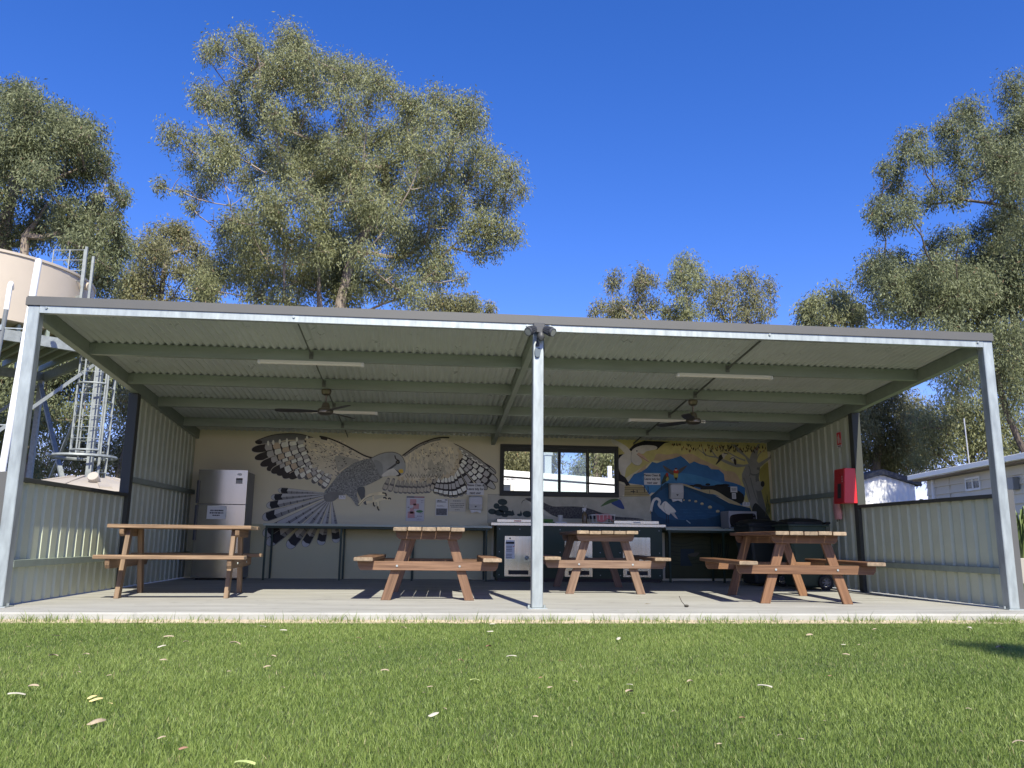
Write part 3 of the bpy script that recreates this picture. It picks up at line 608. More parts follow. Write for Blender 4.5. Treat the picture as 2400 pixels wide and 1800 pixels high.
# right wing
wr = Flat(*Bq)
roots = [(1120, 330), (1140, 370), (1140, 420), (1130, 460), (1118, 500), (1095, 540), (1075, 575), (1050, 605), (1020, 620), (985, 632), (950, 640), (905, 645), (865, 652), (830, 665), (790, 680), (740, 690), (690, 690), (640, 690), (585, 690), (530, 685), (480, 680), (430, 672), (370, 660), (310, 655)]
tips = [(1568, 600), (1588, 698), (1560, 780), (1465, 790), (1340, 830), (1222, 842), (1168, 868), (1100, 888), (1040, 888), (980, 878), (922, 862), (862, 845), (815, 805), (765, 832), (735, 834), (690, 838), (640, 840), (595, 843), (545, 842), (495, 840), (440, 840), (385, 836), (315, 818), (250, 803)]
for i in reversed(range(24)):
    r_, t_ = roots[i], tips[i]; far = i < 4
    nb = 5 if i < 4 else (3 if i < 12 else 2)
    t1 = .72 if i < 4 else .95
    bands = [(.08 + k * t1 / nb, .08 + (k + .68) * t1 / nb) for k in range(nb)]
    cols = [WT, LG, WT] if i < 12 else [(.34, .32, .27), (.44, .41, .33)]
    wr.feather(r_, t_, (72 if far else 66 if i < 12 else 60), 1 + ((24 - i) % 8) * 1.1, DB if i < 13 else (.13, .125, .12), bands, cols, (.40, .40, .37) if i < 3 else ((.15, .155, .165) if i > 12 else (.27, .27, .26)), .84 if i > 3 else .80, edge=DB if i < 13 else None)
wr.poly((.30, .30, .28), [(1100, 275), (1250, 355), (1400, 455), (1520, 560), (1440, 530), (1300, 430), (1140, 340)], 11, True)
wr.line(DB, [(915, 192), (1100, 262), (1250, 345), (1400, 450), (1568, 600)], 9, 12)
for k in range(6): wr.dot(WT, (1170 + k * 58, 335 + k * 40), 16, 9, 12, .5)
wr.build('wing', hawk, 2)
cw = Flat(*Bq)
edge = [(470, 392), (640, 272), (800, 205), (930, 182), (1060, 240), (1130, 290), (1140, 340), (1150, 400), (1120, 450), (1110, 500), (1080, 545), (1060, 600), (1000, 620), (930, 640), (870, 655), (780, 685), (700, 680), (600, 690), (540, 675), (450, 670), (410, 655), (495, 600), (505, 500)]
cw.poly(CR, edge, 0)
for k in range(80):
    p = edge[rnd.randrange(6, 20)]; q = edge[rnd.randrange(6, 20)]
    cw.dot((.50, .44, .31), (p[0] + rnd.uniform(-25, 25), p[1] + rnd.uniform(-16, 20)), 11, 26, .5 + .01 * k, rnd.uniform(-.5, .3))
for k in range(34): cw.dot((.40, .385, .31), (rnd.gauss(880, 60), rnd.gauss(540, 50)), 15, 34, 2 + .01 * k, rnd.uniform(-.3, .3))
for k in range(110): cw.dot((.36, .335, .265), (rnd.uniform(530, 1090), rnd.uniform(330, 620)), 2.5, 22, 3.5 + .003 * k, rnd.uniform(-.5, .1))
for k in range(60): cw.dot((.72, .64, .47), (rnd.uniform(520, 1100), rnd.uniform(300, 470)), 8, 22, 3 + .01 * k, rnd.uniform(-.5, .1))
cw.line(DB, [(470, 392), (640, 272), (800, 205), (920, 180), (1020, 180)], 16, 4); cw.line((.2, .2, .19), [(490, 400), (650, 290), (800, 225), (920, 200)], 20, 3.8)
for k in range(120):
    x, y = rnd.uniform(520, 1140), rnd.uniform(220, 680)
    if not inside((x, y), edge): continue
    s = rnd.uniform(9, 17)
    cw.poly(DB, [(x - s, y - s * .5), (x - s * .4, y), (x + s * .4, y), (x + s, y - s * .5), (x, y + s * .75)], 5)
for k in range(14): cw.line(DB, [(500 + k * 32, 610 + rnd.uniform(-8, 8)), (515 + k * 32, 650), (530 + k * 32, 615)], 4, 5)
cw.build('wing_covert', hawk, 16)

# shade under the counter, painted as a darker sheet on the wall boards
lw = MB()
lw.add([(-4.54, YB - .0008, .004), (.0, YB - .0008, .004), (.0, YB - .0008, .80), (-4.54, YB - .0008, .80)], [(0, 1, 2, 3)])
lw.build('counter_shade_sheet', SHADEWALL, SH)

# lagoon picture on the right half
lag = node('lagoon_mural', SH)
lag['label'] = 'painted blue lagoon with gum tree, pelican and egret'
Cq = ((1420, 1000), .1989)
YEL, LBL, DBL, SAND = (.50, .46, .18), (.045, .16, .36), (.012, .055, .11), (.46, .35, .22)
bgp = Flat(*Cq)
bgp.poly(YEL, [(60, 150), (1880, 196), (1905, 300), (1960, 1160), (1780, 1180), (1690, 940), (1500, 700), (1250, 480), (880, 330), (560, 400), (300, 560), (140, 670), (150, 430), (130, 230)], 0)
bgp.poly((.40, .37, .30), [(150, 660), (225, 690), (225, 800), (160, 830)], .5)
bgp.poly(SAND, [(340, 570), (460, 455), (560, 395), (600, 320), (720, 330), (830, 315), (900, 330), (1010, 320), (1120, 380), (1250, 440), (1330, 480), (1400, 520), (1500, 530), (1560, 590), (1600, 700), (1560, 760), (1400, 700), (900, 420), (560, 480), (380, 600)], 1, True)
bgp.poly((.55, .52, .30), [(470, 470), (560, 400), (690, 410), (880, 360), (980, 420), (900, 440), (600, 470), (500, 500)], 1.5, True)
bgp.poly((.30, .27, .07), [(1800, 520), (1870, 440), (1910, 420), (1960, 1160), (1900, 1000), (1840, 800)], 1)
bgp.build('painted_backdrop', lag)
lk = Flat(*Cq)
top = [(255, 665), (330, 560), (420, 530), (480, 490), (545, 415), (600, 430), (700, 395), (790, 375), (880, 345), (930, 380), (985, 435), (1040, 410), (1110, 440), (1200, 460), (1240, 500), (1330, 505), (1390, 560), (1400, 640), (1500, 660), (1580, 690), (1640, 720), (1640, 800)]
lk.poly((.035, .14, .34), top + [(1600, 930), (1000, 700), (700, 660), (510, 800), (440, 690)], 0)
lk.poly((.05, .20, .40), [(440, 560), (700, 540), (1000, 560), (1300, 640), (1450, 700), (1200, 690), (880, 660), (560, 780), (460, 700)], .6, True)
lk.poly(DBL, [(525, 820), (700, 665), (870, 665), (1050, 720), (1250, 790), (1450, 900), (1600, 935), (1700, 960), (1790, 1180), (680, 1180), (535, 1110)], 1)
lk.poly((.015, .075, .17), [(560, 860), (700, 720), (900, 720), (1100, 800), (1300, 900), (1400, 960), (1300, 1060), (900, 1100), (620, 1060)], 1.5, True)
for x, y, r in ((918, 866, 11), (985, 870, 14), (1058, 880, 17), (1132, 908, 19), (1226, 948, 24), (1318, 997, 22)): lk.dot((.48, .43, .24), (x, y), r, r * .75, 2.5); lk.dot((.2, .18, .1), (x, y + r * .6), r * .8, r * .25, 2.7)
for k in range(16): lk.line((.03, .11, .22), [(700 + k * 35, 940 + (k * 37) % 150), (790 + k * 35, 945 + (k * 37) % 150)], 5, 2.2)
lk.line((.25, .35, .4), [(948, 1103), (995, 1140)], 12, 2.5); lk.build('lagoon', lag, 4)
bch = Flat(*Cq)
bch.poly((.014, .016, .012), [(900, 672), (1000, 690), (1100, 688), (1200, 700), (1320, 690), (1460, 710), (1620, 800), (1600, 910), (1480, 860), (1300, 780), (1150, 730)], 0, True)
for x, y, w in ((1010, 700, 40), (1080, 690, 50), (1200, 682, 30), (1330, 695, 55), (1400, 690, 60), (1150, 730, 40), (1270, 715, 60)): bch.dot((.012, .014, .011), (x, y), w, 15, 1)
bch.poly((.44, .38, .22), [(850, 664), (960, 685), (1100, 738), (1250, 742), (1340, 780), (1450, 850), (1570, 905), (1575, 930), (1450, 895), (1300, 805), (1200, 790), (1080, 750), (950, 705)], 1.5, True)
bch.line((.1, .08, .05), [(1220, 750), (1222, 790)], 6, 2); bch.build('beach', lag, 10)
tr_ = Flat(*Cq)
TG, TD = (.235, .24, .22), (.13, .135, .125)
tr_.poly(TG, [(1600, 560), (1640, 470), (1540, 480), (1440, 445), (1340, 395), (1290, 365), (1300, 350), (1400, 390), (1500, 430), (1620, 450), (1680, 440), (1640, 360), (1560, 300), (1490, 215), (1520, 210), (1600, 290), (1690, 380), (1710, 320), (1760, 250), (1790, 205), (1815, 205), (1790, 300), (1770, 400), (1800, 430), (1860, 395), (1940, 345), (1950, 365), (1870, 430), (1815, 480), (1800, 600), (1830, 760), (1880, 950), (1950, 1150), (1760, 1180), (1720, 990), (1670, 850), (1640, 740), (1605, 640)], 0)
for b in ([(1290, 358), (1190, 340), (1080, 260)], [(1300, 360), (1250, 290), (1220, 240)], [(1640, 400), (1560, 370), (1450, 310), (1380, 260), (1280, 200)], [(1760, 420), (1800, 330), (1870, 270)], [(1940, 350), (1970, 290), (2000, 260)], [(1560, 300), (1520, 240), (1470, 200)], [(1180, 340), (1150, 300), (1130, 230)]): tr_.line(TG, b, 20, .3, taper=True)
tr_.poly(TD, [(1780, 480), (1815, 480), (1800, 600), (1830, 760), (1880, 950), (1950, 1150), (1850, 1170), (1800, 950), (1770, 760), (1760, 600)], .6)
tr_.poly((.03, .034, .03), [(1720, 990), (1760, 900), (1830, 960), (1900, 1040), (1950, 1150), (1760, 1180)], .9, True)
tr_.dot(TG, (1800, 700), 55, 60, 1); tr_.dot((.02, .02, .02), (1845, 675), 24, 36, 1.3)
tr_.dot(TD, (1750, 545), 60, 34, 1); tr_.dot(TG, (1750, 530), 58, 30, 1.3)
for b in ([(1620, 600), (1660, 700), (1700, 860)], [(1700, 600), (1740, 760), (1790, 900)], [(1680, 460), (1700, 520), (1690, 580)]): tr_.line(TD, b, 9, 1.6)
tr_.build('gum_tree', lag, 14)
lv = Flat(*Cq)
for k in range(120):
    x = rnd.uniform(760, 1880)
    if 1120 < x < 1200 and k % 2: continue
    y = 185 + (x - 760) * .02 + rnd.uniform(0, 75) * (1.0 if x > 880 else .2); s = rnd.uniform(24, 50); d = rnd.uniform(-12, 12)
    lv.poly((.035, .03, .02) if rnd.random() < .85 else (.25, .09, .03), [(x, y), (x + 7 + d * .5, y + s * .5), (x + d, y + s), (x - 6 + d * .5, y + s * .5)], .01 * k)
lv.build('gum_leaves', lag, 19)
for nm, shapes in (('pelican', None),):
    pe = Flat(*Cq); PW = (.56, .55, .50)
    pe.poly((.008, .008, .01), [(265, 275), (330, 210), (450, 165), (760, 180), (690, 195), (640, 235), (600, 275), (560, 225), (430, 220), (350, 250), (300, 290)], 0)
    for k in range(22): pe.line((.008, .008, .01), [(360 + k * 12, 225), (356 + k * 12, 245 - (k % 3) * 4)], 5, .3)
    pe.poly(PW, [(55, 150), (110, 160), (230, 225), (285, 285), (300, 340), (230, 320), (150, 240), (80, 200)], 1, True)
    pe.poly(PW, [(150, 380), (230, 310), (300, 330), (300, 420), (240, 490), (215, 600), (160, 520), (140, 440)], 1.2, True)
    pe.poly((.008, .008, .01), [(150, 330), (240, 320), (180, 365), (148, 385)], 1.1)
    pe.poly((.008, .008, .01), [(150, 500), (170, 560), (230, 600), (285, 695), (262, 692), (240, 700), (215, 660), (150, 640)], 1.4)
    pe.poly(PW, [(300, 290), (360, 240), (470, 218), (585, 230), (595, 265), (480, 290), (440, 320), (380, 320), (400, 360), (425, 410), (380, 460), (310, 430), (298, 360)], 1.8, True)
    pe.poly((.52, .36, .27), [(360, 325), (385, 305), (450, 345), (515, 418), (490, 415), (400, 365)], 2.4); pe.line((.15, .1, .08), [(360, 325), (430, 370), (510, 420)], 4, 2.7)
    pe.dot((.02, .02, .02), (363, 287), 8, 8, 2.7); pe.line((.2, .19, .17), [(300, 300), (296, 400), (340, 450), (400, 455)], 4, 2.7)
    pe.build('pelican', lag, 20)
eg = Flat(*Cq); EW = (.60, .60, .57)
eg.line(EW, [(528, 1000), (540, 930), (560, 870), (600, 848), (632, 880), (622, 920), (650, 960)], 30, 0)
eg.poly(EW, [(640, 960), (665, 900), (700, 880), (740, 910), (825, 1000), (760, 1020), (740, 1040), (690, 1010)], .5, True)
eg.poly((.42, .42, .42), [(755, 1015), (800, 1010), (846, 1090), (815, 1075)], .8)
for x in (712, 735): eg.line((.02, .02, .02), [(x, 1030), (x - 2, 1080), (x + 4, 1140)], 7, .3)
eg.line((.35, .25, .1), [(528, 985), (522, 1030)], 9, .9); eg.line((.25, .25, .24), [(690, 900), (680, 960), (700, 1005)], 5, 1.2); eg.build('egret', lag, 26)
pl = Flat(*Cq)
for k in range(5): pl.poly((.30, .25, .12) if k % 2 else (.36, .30, .15), [(225 - k * 2, 690 + k * 27), (415 + k * 24, 685 + k * 28), (440 + k * 19, 712 + k * 27), (222 - k * 2, 716 + k * 27)], .1 * k)
for k in range(1, 5): pl.line((.09, .07, .03), [(220, 692 + k * 26), (430 + k * 20, 690 + k * 27)], 5, 1, False)
for x in (450, 495): pl.line((.02, .02, .02), [(x, 700), (x + 4, 775)], 8, 1.2, False)
pl.line((.02, .02, .02), [(290, 765), (345, 768)], 11, 1.2, False); pl.line((.02, .02, .02), [(322, 740), (326, 785)], 8, 1.4, False); pl.line((.02, .02, .02), [(366, 745), (368, 780)], 9, 1.4, False); pl.build('jetty', lag, 12)
for nm, cs in (('parrot', 0), ('parrot', 1), ('kookaburra', 2), ('kookaburra', 3)):
    b = Flat(*Cq)
    if cs == 0:
        b.poly((.09, .085, .08), [(668, 455), (730, 490), (800, 530), (810, 570), (760, 560), (700, 510)], 0, True); b.poly((.09, .085, .08), [(955, 458), (900, 480), (845, 520), (840, 560), (880, 540), (930, 490)], 0, True)
        b.poly((.35, .32, .06), [(800, 540), (845, 540), (845, 600), (822, 620), (800, 600)], .5, True); b.poly((.40, .04, .02), [(800, 510), (845, 510), (848, 548), (800, 548)], .8, True); b.dot((.45, .40, .36), (823, 510), 15, 12, 1.2); b.dot((.1, .02, .02), (822, 495), 14, 9, 1.3)
        b.poly((.015, .02, .03), [(805, 600), (840, 600), (825, 645)], 1)
    elif cs == 1:
        b.poly((.03, .05, .03), [(715, 550), (735, 580), (740, 620), (700, 655), (650, 680), (665, 620), (690, 570)], 0, True); b.poly((.35, .04, .02), [(705, 548), (730, 550), (730, 590), (708, 585)], .5, True); b.poly((.30, .30, .06), [(725, 590), (740, 620), (715, 645), (705, 620)], .6, True); b.line((.02, .03, .03), [(690, 640), (650, 700), (655, 750)], 7, .2)
    elif cs == 2:
        b.poly((.03, .028, .026), [(1330, 345), (1380, 320), (1395, 350), (1350, 400), (1300, 446), (1292, 440), (1320, 390)], 0, True); b.poly((.50, .48, .42), [(1360, 325), (1395, 310), (1435, 320), (1400, 350), (1385, 380)], .4, True); b.line((.02, .02, .02), [(1385, 312), (1440, 324)], 9, .8)
    else:
        b.poly((.50, .48, .42), [(1468, 360), (1500, 350), (1525, 380), (1530, 440), (1500, 420), (1475, 400)], 0, True); b.poly((.035, .03, .026), [(1500, 385), (1530, 390), (1532, 450), (1510, 440)], .5, True); b.line((.02, .02, .02), [(1455, 385), (1490, 368), (1520, 375)], 8, .8)
    b.build(nm, lag, 27)
rd = Flat(*Cq)
for k in range(9): rd.line((.10, .11, .035), [(1880 + (k * 17) % 55, 1050 - k * 6), (1885 + (k * 29) % 50, 930), (1870 + (k * 23) % 60, 830 - (k * 31) % 90)], 8, .1 * k, taper=True)
rd.build('reeds', lag, 19)
# splash panel behind the barbecue: goanna, leaves, bird
Dq = ((1130, 1000), .1989)
spl = node('goanna_mural', SH)
spl['label'] = 'splash panel painted with dark leaves, long goanna and blue bird'
s0 = Flat(*Dq); s0.poly((.38, .375, .31), [(65, 795), (1985, 826), (1988, 1105), (62, 1140)], 0); s0.line((.25, .25, .21), [(66, 1140), (66, 796), (1985, 827)], 5, .5, False); s0.build('splash_panel', spl, 1)
s1 = Flat(*Dq)
gsp = mat('goanna_spots', (0.016, 0.014, 0.013), 0.55, 0, 0.2, 38, detail=1, col2=(0.10, 0.10, 0.09))
s1.poly(None, [(505, 850), (570, 838), (640, 850), (720, 890), (830, 938), (960, 940), (1130, 942), (1280, 970), (1420, 1020), (1580, 1060), (1800, 1075), (1900, 1098), (1500, 1096), (1200, 1085), (960, 1080), (830, 1045), (740, 985), (660, 930), (600, 900)], 0, True, gsp)
s1.poly((.45, .44, .38), [(540, 880), (620, 905), (700, 960), (800, 1040), (870, 1058), (760, 1050), (660, 980), (580, 930)], .8, True); s1.line((.02, .02, .02), [(465, 905), (478, 875), (510, 862)], 6, .8); s1.build('goanna', spl, 4)
s2_ = Flat(*Dq)
for x, y, rx, ry in ((240, 888, 58, 38), (170, 935, 36, 34), (250, 970, 62, 44), (120, 1000, 50, 34), (200, 1015, 60, 36), (320, 1020, 52, 30), (265, 1045, 40, 22), (530, 1030, 55, 38), (440, 1040, 30, 16)): s2_.dot((.018, .035, .034), (x, y), rx, ry, 0, .1, 14); s2_.line((.035, .055, .05), [(x - rx * .7, y), (x + rx * .7, y + 3)], 4, .6, False)
s2_.poly((.018, .035, .034), [(340, 1010), (362, 978), (385, 1040), (345, 1055)], .3); s2_.poly((.018, .035, .034), [(440, 1040), (455, 985), (472, 1030), (455, 1055)], .3); s2_.build('painted_leaves', spl, 5)
s3 = Flat(*Dq); s3.poly((.03, .06, .20), [(1520, 900), (1560, 862), (1620, 858), (1650, 900), (1678, 965), (1640, 968), (1580, 940)], 0, True); s3.poly((.06, .12, .04), [(1395, 942), (1480, 870), (1560, 848), (1610, 860), (1540, 890), (1500, 905)], .5, True); s3.dot((.3, .28, .22), (1628, 850), 14, 9, .8); s3.build('painted_bird', spl, 5)
# dark painted panels under the right counter
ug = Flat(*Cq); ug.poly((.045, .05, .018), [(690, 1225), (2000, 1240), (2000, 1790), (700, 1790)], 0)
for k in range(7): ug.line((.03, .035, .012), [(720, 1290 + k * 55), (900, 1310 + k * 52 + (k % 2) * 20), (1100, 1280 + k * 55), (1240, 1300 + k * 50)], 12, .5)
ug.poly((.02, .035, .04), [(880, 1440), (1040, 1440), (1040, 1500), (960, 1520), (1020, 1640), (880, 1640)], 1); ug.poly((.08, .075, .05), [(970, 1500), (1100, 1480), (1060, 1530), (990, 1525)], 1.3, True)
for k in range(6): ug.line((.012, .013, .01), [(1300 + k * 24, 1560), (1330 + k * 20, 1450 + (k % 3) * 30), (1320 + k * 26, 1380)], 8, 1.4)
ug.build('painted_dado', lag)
# ------------------------------------------------------------------ picnic tables
def picnic_table(loc, rz, L, span, wood, label, gap=.008):
    t = thing('picnic_table', label, 'picnic table', loc, rz, 'timber picnic tables')
    topz, th, sz = .712, .038, .418
    # every board is modelled along its own x axis so that the grain follows it
    def board(name, size, c, rot, bev=.004, poly=None):
        b = MB()
        if poly: b.prism(poly, (0, size[1], 0))
        else: b.box((0, 0, 0), size)
        o = b.build(name, [wood, WOODE], t, c, rot, bevel=bev)
        if name.endswith('plank'):
            for p in o.data.polygons:
                if abs(p.normal.x) > .6: p.material_index = 1
        return o
    W, n = .70, 5
    pw = (W - (n - 1) * gap) / n
    for k in range(n):
        x = -W / 2 + pw / 2 + k * (pw + gap)
        j = random.uniform(-.006, .006)
        board('top_plank', (L + random.uniform(-.012, .012), pw, th), (x, j, topz - th / 2 + random.uniform(-.0015, .0015)), (0, random.uniform(-.002, .002), math.pi / 2), .005)
    for s in (-1, 1):
        board('seat_plank', (L, .185, .038), (s * .628, random.uniform(-.01, .01), sz - .019), (0, 0, math.pi / 2), .006)
    for s in (-1, 1):
        y = s * span / 2
        h = .078
        z1 = topz - th - .001
        board('top_bearer', (0, .042, 0), (0, y + s * .044 - .021, 0), (0, 0, 0), .003, [(-.335, 0, z1), (.335, 0, z1), (.325, 0, z1 - h * .7), (.300, 0, z1 - h), (-.300, 0, z1 - h), (-.325, 0, z1 - h * .7)])
        z2 = sz - .039
        board('seat_bearer', (0, .042, 0), (0, y + s * .045 - .021, 0), (0, 0, 0), .003, [(-.70, 0, z2), (.70, 0, z2), (.692, 0, z2 - .055), (.668, 0, z2 - .088), (-.668, 0, z2 - .088), (-.692, 0, z2 - .055)])
        for q in (-1, 1):
            a, b = Vector((q * .415, y, 0)), Vector((q * .205, y, topz - th - .002))
            d = (b - a); ll = d.length; ang = math.atan2(d.z, d.x)
            # level cuts at both ends: a sheared block
            w2 = .046 / math.sin(ang) if q > 0 else .046 / math.sin(math.pi - ang)
            m = MB()
            hw = abs(w2)
            m.prism([(a.x - hw, -.022, .0), (a.x + hw, -.022, .0), (b.x + hw, -.022, b.z), (b.x - hw, -.022, b.z)], (0, .044, 0))
            o = m.mesh('leg', WOODR if False else wood, .003)
            # turn the mesh so that its long side is local x (grain), then place it back
            R = Matrix.Rotation(ang, 4, 'Y')
            mid = (a + b) / 2 - Vector((0, y, 0))
            o.transform(R @ Matrix.Translation(-mid))
            ob = link('leg', o, t); ob.matrix_local = Matrix.Translation(mid + Vector((0, y, 0))) @ R.inverted()
            bl = MB()
            for zz, off in ((.335, .066 + .001), (.63, -.022 - .0)):
                pass
            bx = .415 - .21 * (.335 / .672)
            bl.tube([(q * bx, y + s * .066, .335), (q * bx, y + s * .074, .335)], .011, 8)
            bl.build('bolt', STEEL, t)
    return t
random.seed(11)
picnic_table((-3.50, 1.56, 0), math.radians(94), 1.38, 1.02, WOODB, 'grey-brown picnic table turned lengthwise in front of the fridge')
picnic_table((-.955, 1.62, 0), math.radians(-1.4), 1.75, 1.28, WOODR, 'reddish picnic table end-on in front of the hawk mural')
picnic_table((1.10, 2.76, 0), math.radians(-3), 1.85, 1.42, WOODG, 'picnic table in front of the barbecue cabinet, furthest back of the four', .006)
picnic_table((2.88, 1.30, 0), math.radians(-6), 1.75, 1.26, WOODO, 'picnic table nearest the red cabinet and wheelie bins')

# ------------------------------------------------------------------ fridge
fr = thing('fridge', 'tall stainless steel two door fridge in the back corner of the shelter', 'fridge', (-3.965, 4.76, 0))
MB().bb(-.335, .335, .055, .57, .02, 1.54).build('cabinet', mat('grey_fridge_side', (.20, .20, .195), .45), fr, bevel=.006)
ft_ = MB()
for x in (-.28, .28):
    for y in (.1, .5): ft_.tube([(x, y, 0), (x, y, .022)], .018, 8)
ft_.build('foot', BLACK, fr)
def curved_door(z0, z1):
    m = MB(); n = 10; v, f = [], []
    for k in range(n + 1):
        x = -.345 + .69 * k / n; y = .022 * (2 * k / n - 1) ** 2
        v += [(x, y, z0), (x, y, z1)]
    for k in range(n): f.append((2 * k, 2 * k + 2, 2 * k + 3, 2 * k + 1))
    m.add(v, f, 0, True)
    m.bb(-.345, .345, .023, .055, z0, z1)
    return m
d1 = curved_door(1.068, 1.556).build('freezer_door', STAIN2, fr); d2 = curved_door(.03, 1.056).build('fridge_door', STAIN2, fr)
for d, z0, z1 in ((d1, 1.075, 1.40), (d2, .55, 1.045)): MB().bb(-.35, -.322, -.012, .02, z0, z1).build('handle', DGREY, d, bevel=.004)
lg = MB(); lg.lathe([(.001, 0), (.026, 0), (.026, .004), (.001, .004)], (0, 0, 0), 14, R=Matrix.Rotation(math.pi / 2, 3, 'X'))
lo = lg.build('badge', WHITEP, d1, (.235, .005, 1.495)); lo.scale = (1.3, 1, .75)
st = MB(); st.bb(.19, .28, .0015, .003, 1.415, 1.44, 1).bb(.19, .28, .0015, .003, 1.36, 1.415, 0); st.build('energy_label', [mat('grey_label', (.38, .38, .37), .6), INK], d1)
def paper(name, label, cat, loc, w, h, mats, lines=(), group=None, axis='y', draw=None):
    """sheet of paper on an upright surface facing -y, local x to the right, z up from its centre"""
    t = thing(name, label, cat, loc, 0, group)
    MB().bb(-w / 2, w / 2, -.0012, 0, -h / 2, h / 2).build('sheet', mats, t)
    if draw: draw(t)
    return t
def dashes(t, rows, w, h, m=INK, x0=-.5, name='print_line'):
    b = MB(); rn = random.Random(len(rows) * 7 + int(w * 1000))
    for (z, a, c, th) in rows:
        x = a
        while x < c:
            q = min(c, x + rn.uniform(.03, .12)); b.bb(x * w, q * w, -.0019, -.0013, z * h - th * h / 2, z * h + th * h / 2); x = q + .022
    return b.build(name, m, t)
paper('fridge_notice', 'white notice stuck on the lower fridge door', 'notice', (-4.012, 4.757, .945), .265, .19, PAPER,
      draw=lambda t: dashes(t, [(.14, -.33, .36, .10), (-.04, -.36, .36, .10), (-.22, -.2, .2, .09)], .265, .19))

# ------------------------------------------------------------------ benches and barbecue along the back wall
def counter(x0, x1, y0, z1, legs, label, top=STAIN, frame=GREENCAB):
    c = thing('counter_bench', label, 'counter', ((x0 + x1) / 2, y0, 0))
    cx = (x0 + x1) / 2
    MB().bb(x0 - cx, x1 - cx, 0, .58, z1 - .034, z1).build('bench_top', top, c, bevel=.004)
    MB().bb(x0 - cx + .03, x1 - cx - .03, .03, .055, z1 - .066, z1 - .034).bb(x0 - cx + .03, x1 - cx - .03, .53, .555, z1 - .066, z1 - .034).build('rail', frame, c)
    for lx in legs:
        for yy in (.03, .53): MB().bb(lx - cx - .014, lx - cx + .014, yy, yy + .028, 0, z1 - .066).build('leg', frame, c)
    return c
BT = mat('pale_bench_top', (.38, .42, .33), .4, 0, .04, 4)
counter(-3.35, -.04, 4.76, .802, (-3.31, -2.24, -1.20, -.12), 'long narrow counter with thin green legs under the hawk mural', BT)
counter(2.60, 4.40, 4.76, .806, (2.66, 3.5, 4.34), 'short counter under the lagoon mural carrying the microwave', BT)
bq = thing('barbecue_cabinet', 'dark green barbecue cabinet with stainless bench top below the window', 'barbecue', (0, 4.72, 0))
MB().bb(.03, 2.53, .03, .60, .05, .808).build('body', GREENCAB, bq)
MB().bb(.05, 2.51, .07, .58, 0, .05).build('plinth', BLACK, bq)
MB().bb(-.06, 2.585, 0, .615, .81, .855).build('bench_top', STAIN, bq, bevel=.004)
riv = MB()
for k in range(9):
    for z in (.10, .43, .76):
        if not any(a - .02 < .07 + k * .302 < b_ + .02 and z < .70 for a, b_ in ((.145, .55), (1.04, 1.46), (1.92, 2.345))):
            riv.lathe([(.001, 0), (.008, 0), (.008, .004), (.001, .005)], (.07 + k * .302, .03, z), 8, R=Matrix.Rotation(math.pi / 2, 3, 'X'))
riv.build('rivet', STEEL, bq)
for i, (a, b_) in enumerate(((.145, .55), (1.04, 1.46), (1.92, 2.345))):
    dz = .66 if i != 1 else .64
    dr = MB().bb(a, b_, .014, .03, .075, dz).build('door', STAIN, bq, bevel=.003)
    MB().bb(a + .06, b_ - .05, .0115, .0135, .105, .165).build('vent_slot', BLACK, dr)
    kb = MB(); kx = b_ - .075 if i == 0 else a + .33
    kb.lathe([(.001, 0), (.03, 0), (.03, .012), (.018, .02), (.018, .04), (.001, .042)], (kx, .014, .345), 14, R=Matrix.Rotation(math.pi / 2, 3, 'X')); kb.build('lock_knob', STEEL, dr)
    if i == 0:
        pl_ = MB().bb(a + .015, a + .15, .012, .0135, .33, .60).build('instruction_plate', WHITEP, dr)
        q = MB().bb(a + .02, a + .145, .0105, .0118, .545, .575)
        for k in range(8):
            if k != 3: q.bb(a + .025, a + .11, .0105, .0118, .345 + k * .023, .352 + k * .023)
        q.lathe([(.001, 0), (.012, 0), (.012, .003), (.001, .003)], (a + .08, .0125, .625), 10, R=Matrix.Rotation(math.pi / 2, 3, 'X')); q.build('print', INK, dr)
        MB().bb(a + .125, a + .138, .0105, .0118, .50, .515).build('red_dot', RED, dr)
for i, (a, b_) in enumerate(((.03, .64), (1.80, 2.50))):
    hp = MB().bb(a, b_, .06, .56, .856, .908).build('hotplate_lid', STAIN, bq, bevel=.006)
    MB().bb((a + b_) / 2 - .05, (a + b_) / 2 + .06, .0575, .0605, .872, .888).build('maker_plate', mat('faded_red_label', (.45, .10, .08), .6) if i == 0 else STEEL, hp)
# things standing on the barbecue bench
bo = thing('spray_bottle', 'brown trigger spray bottle on the stainless bench', 'bottle', (1.385, 4.95, .8565))
bo_b = MB().lathe([(.001, 0), (.038, 0), (.04, .01), (.04, .12), (.032, .15), (.014, .17), (.014, .185)], n=16); bo_b.build('bottle', mat('brown_liquid', (.16, .12, .06), .25), bo)
tb = MB().lathe([(.016, .185), (.017, .205), (.012, .21), (.001, .21)], n=12); tb.box((-.004, 0, .222), (.06, .022, .03)); tb.bar((-.02, 0, .215), (-.034, 0, .175), .01, .008); tb.bar((.012, 0, .237), (.035, 0, .285), .006, .005); tb.bar((0, 0, .237), (-.02, 0, .285), .006, .005); tb.build('trigger', WHITEP, bo, bevel=.002)
rk = thing('dish_rack', 'white wire dish rack draped with pink cloth', 'dish rack', (1.66, 4.98, .8565))
wr_ = MB()
for z, w_, d_ in ((.02, .17, .10), (.135, .185, .115)):
    wr_.tube([(-w_, -d_, z), (w_, -d_, z), (w_, d_, z), (-w_, d_, z), (-w_, -d_, z)], .005, 6)
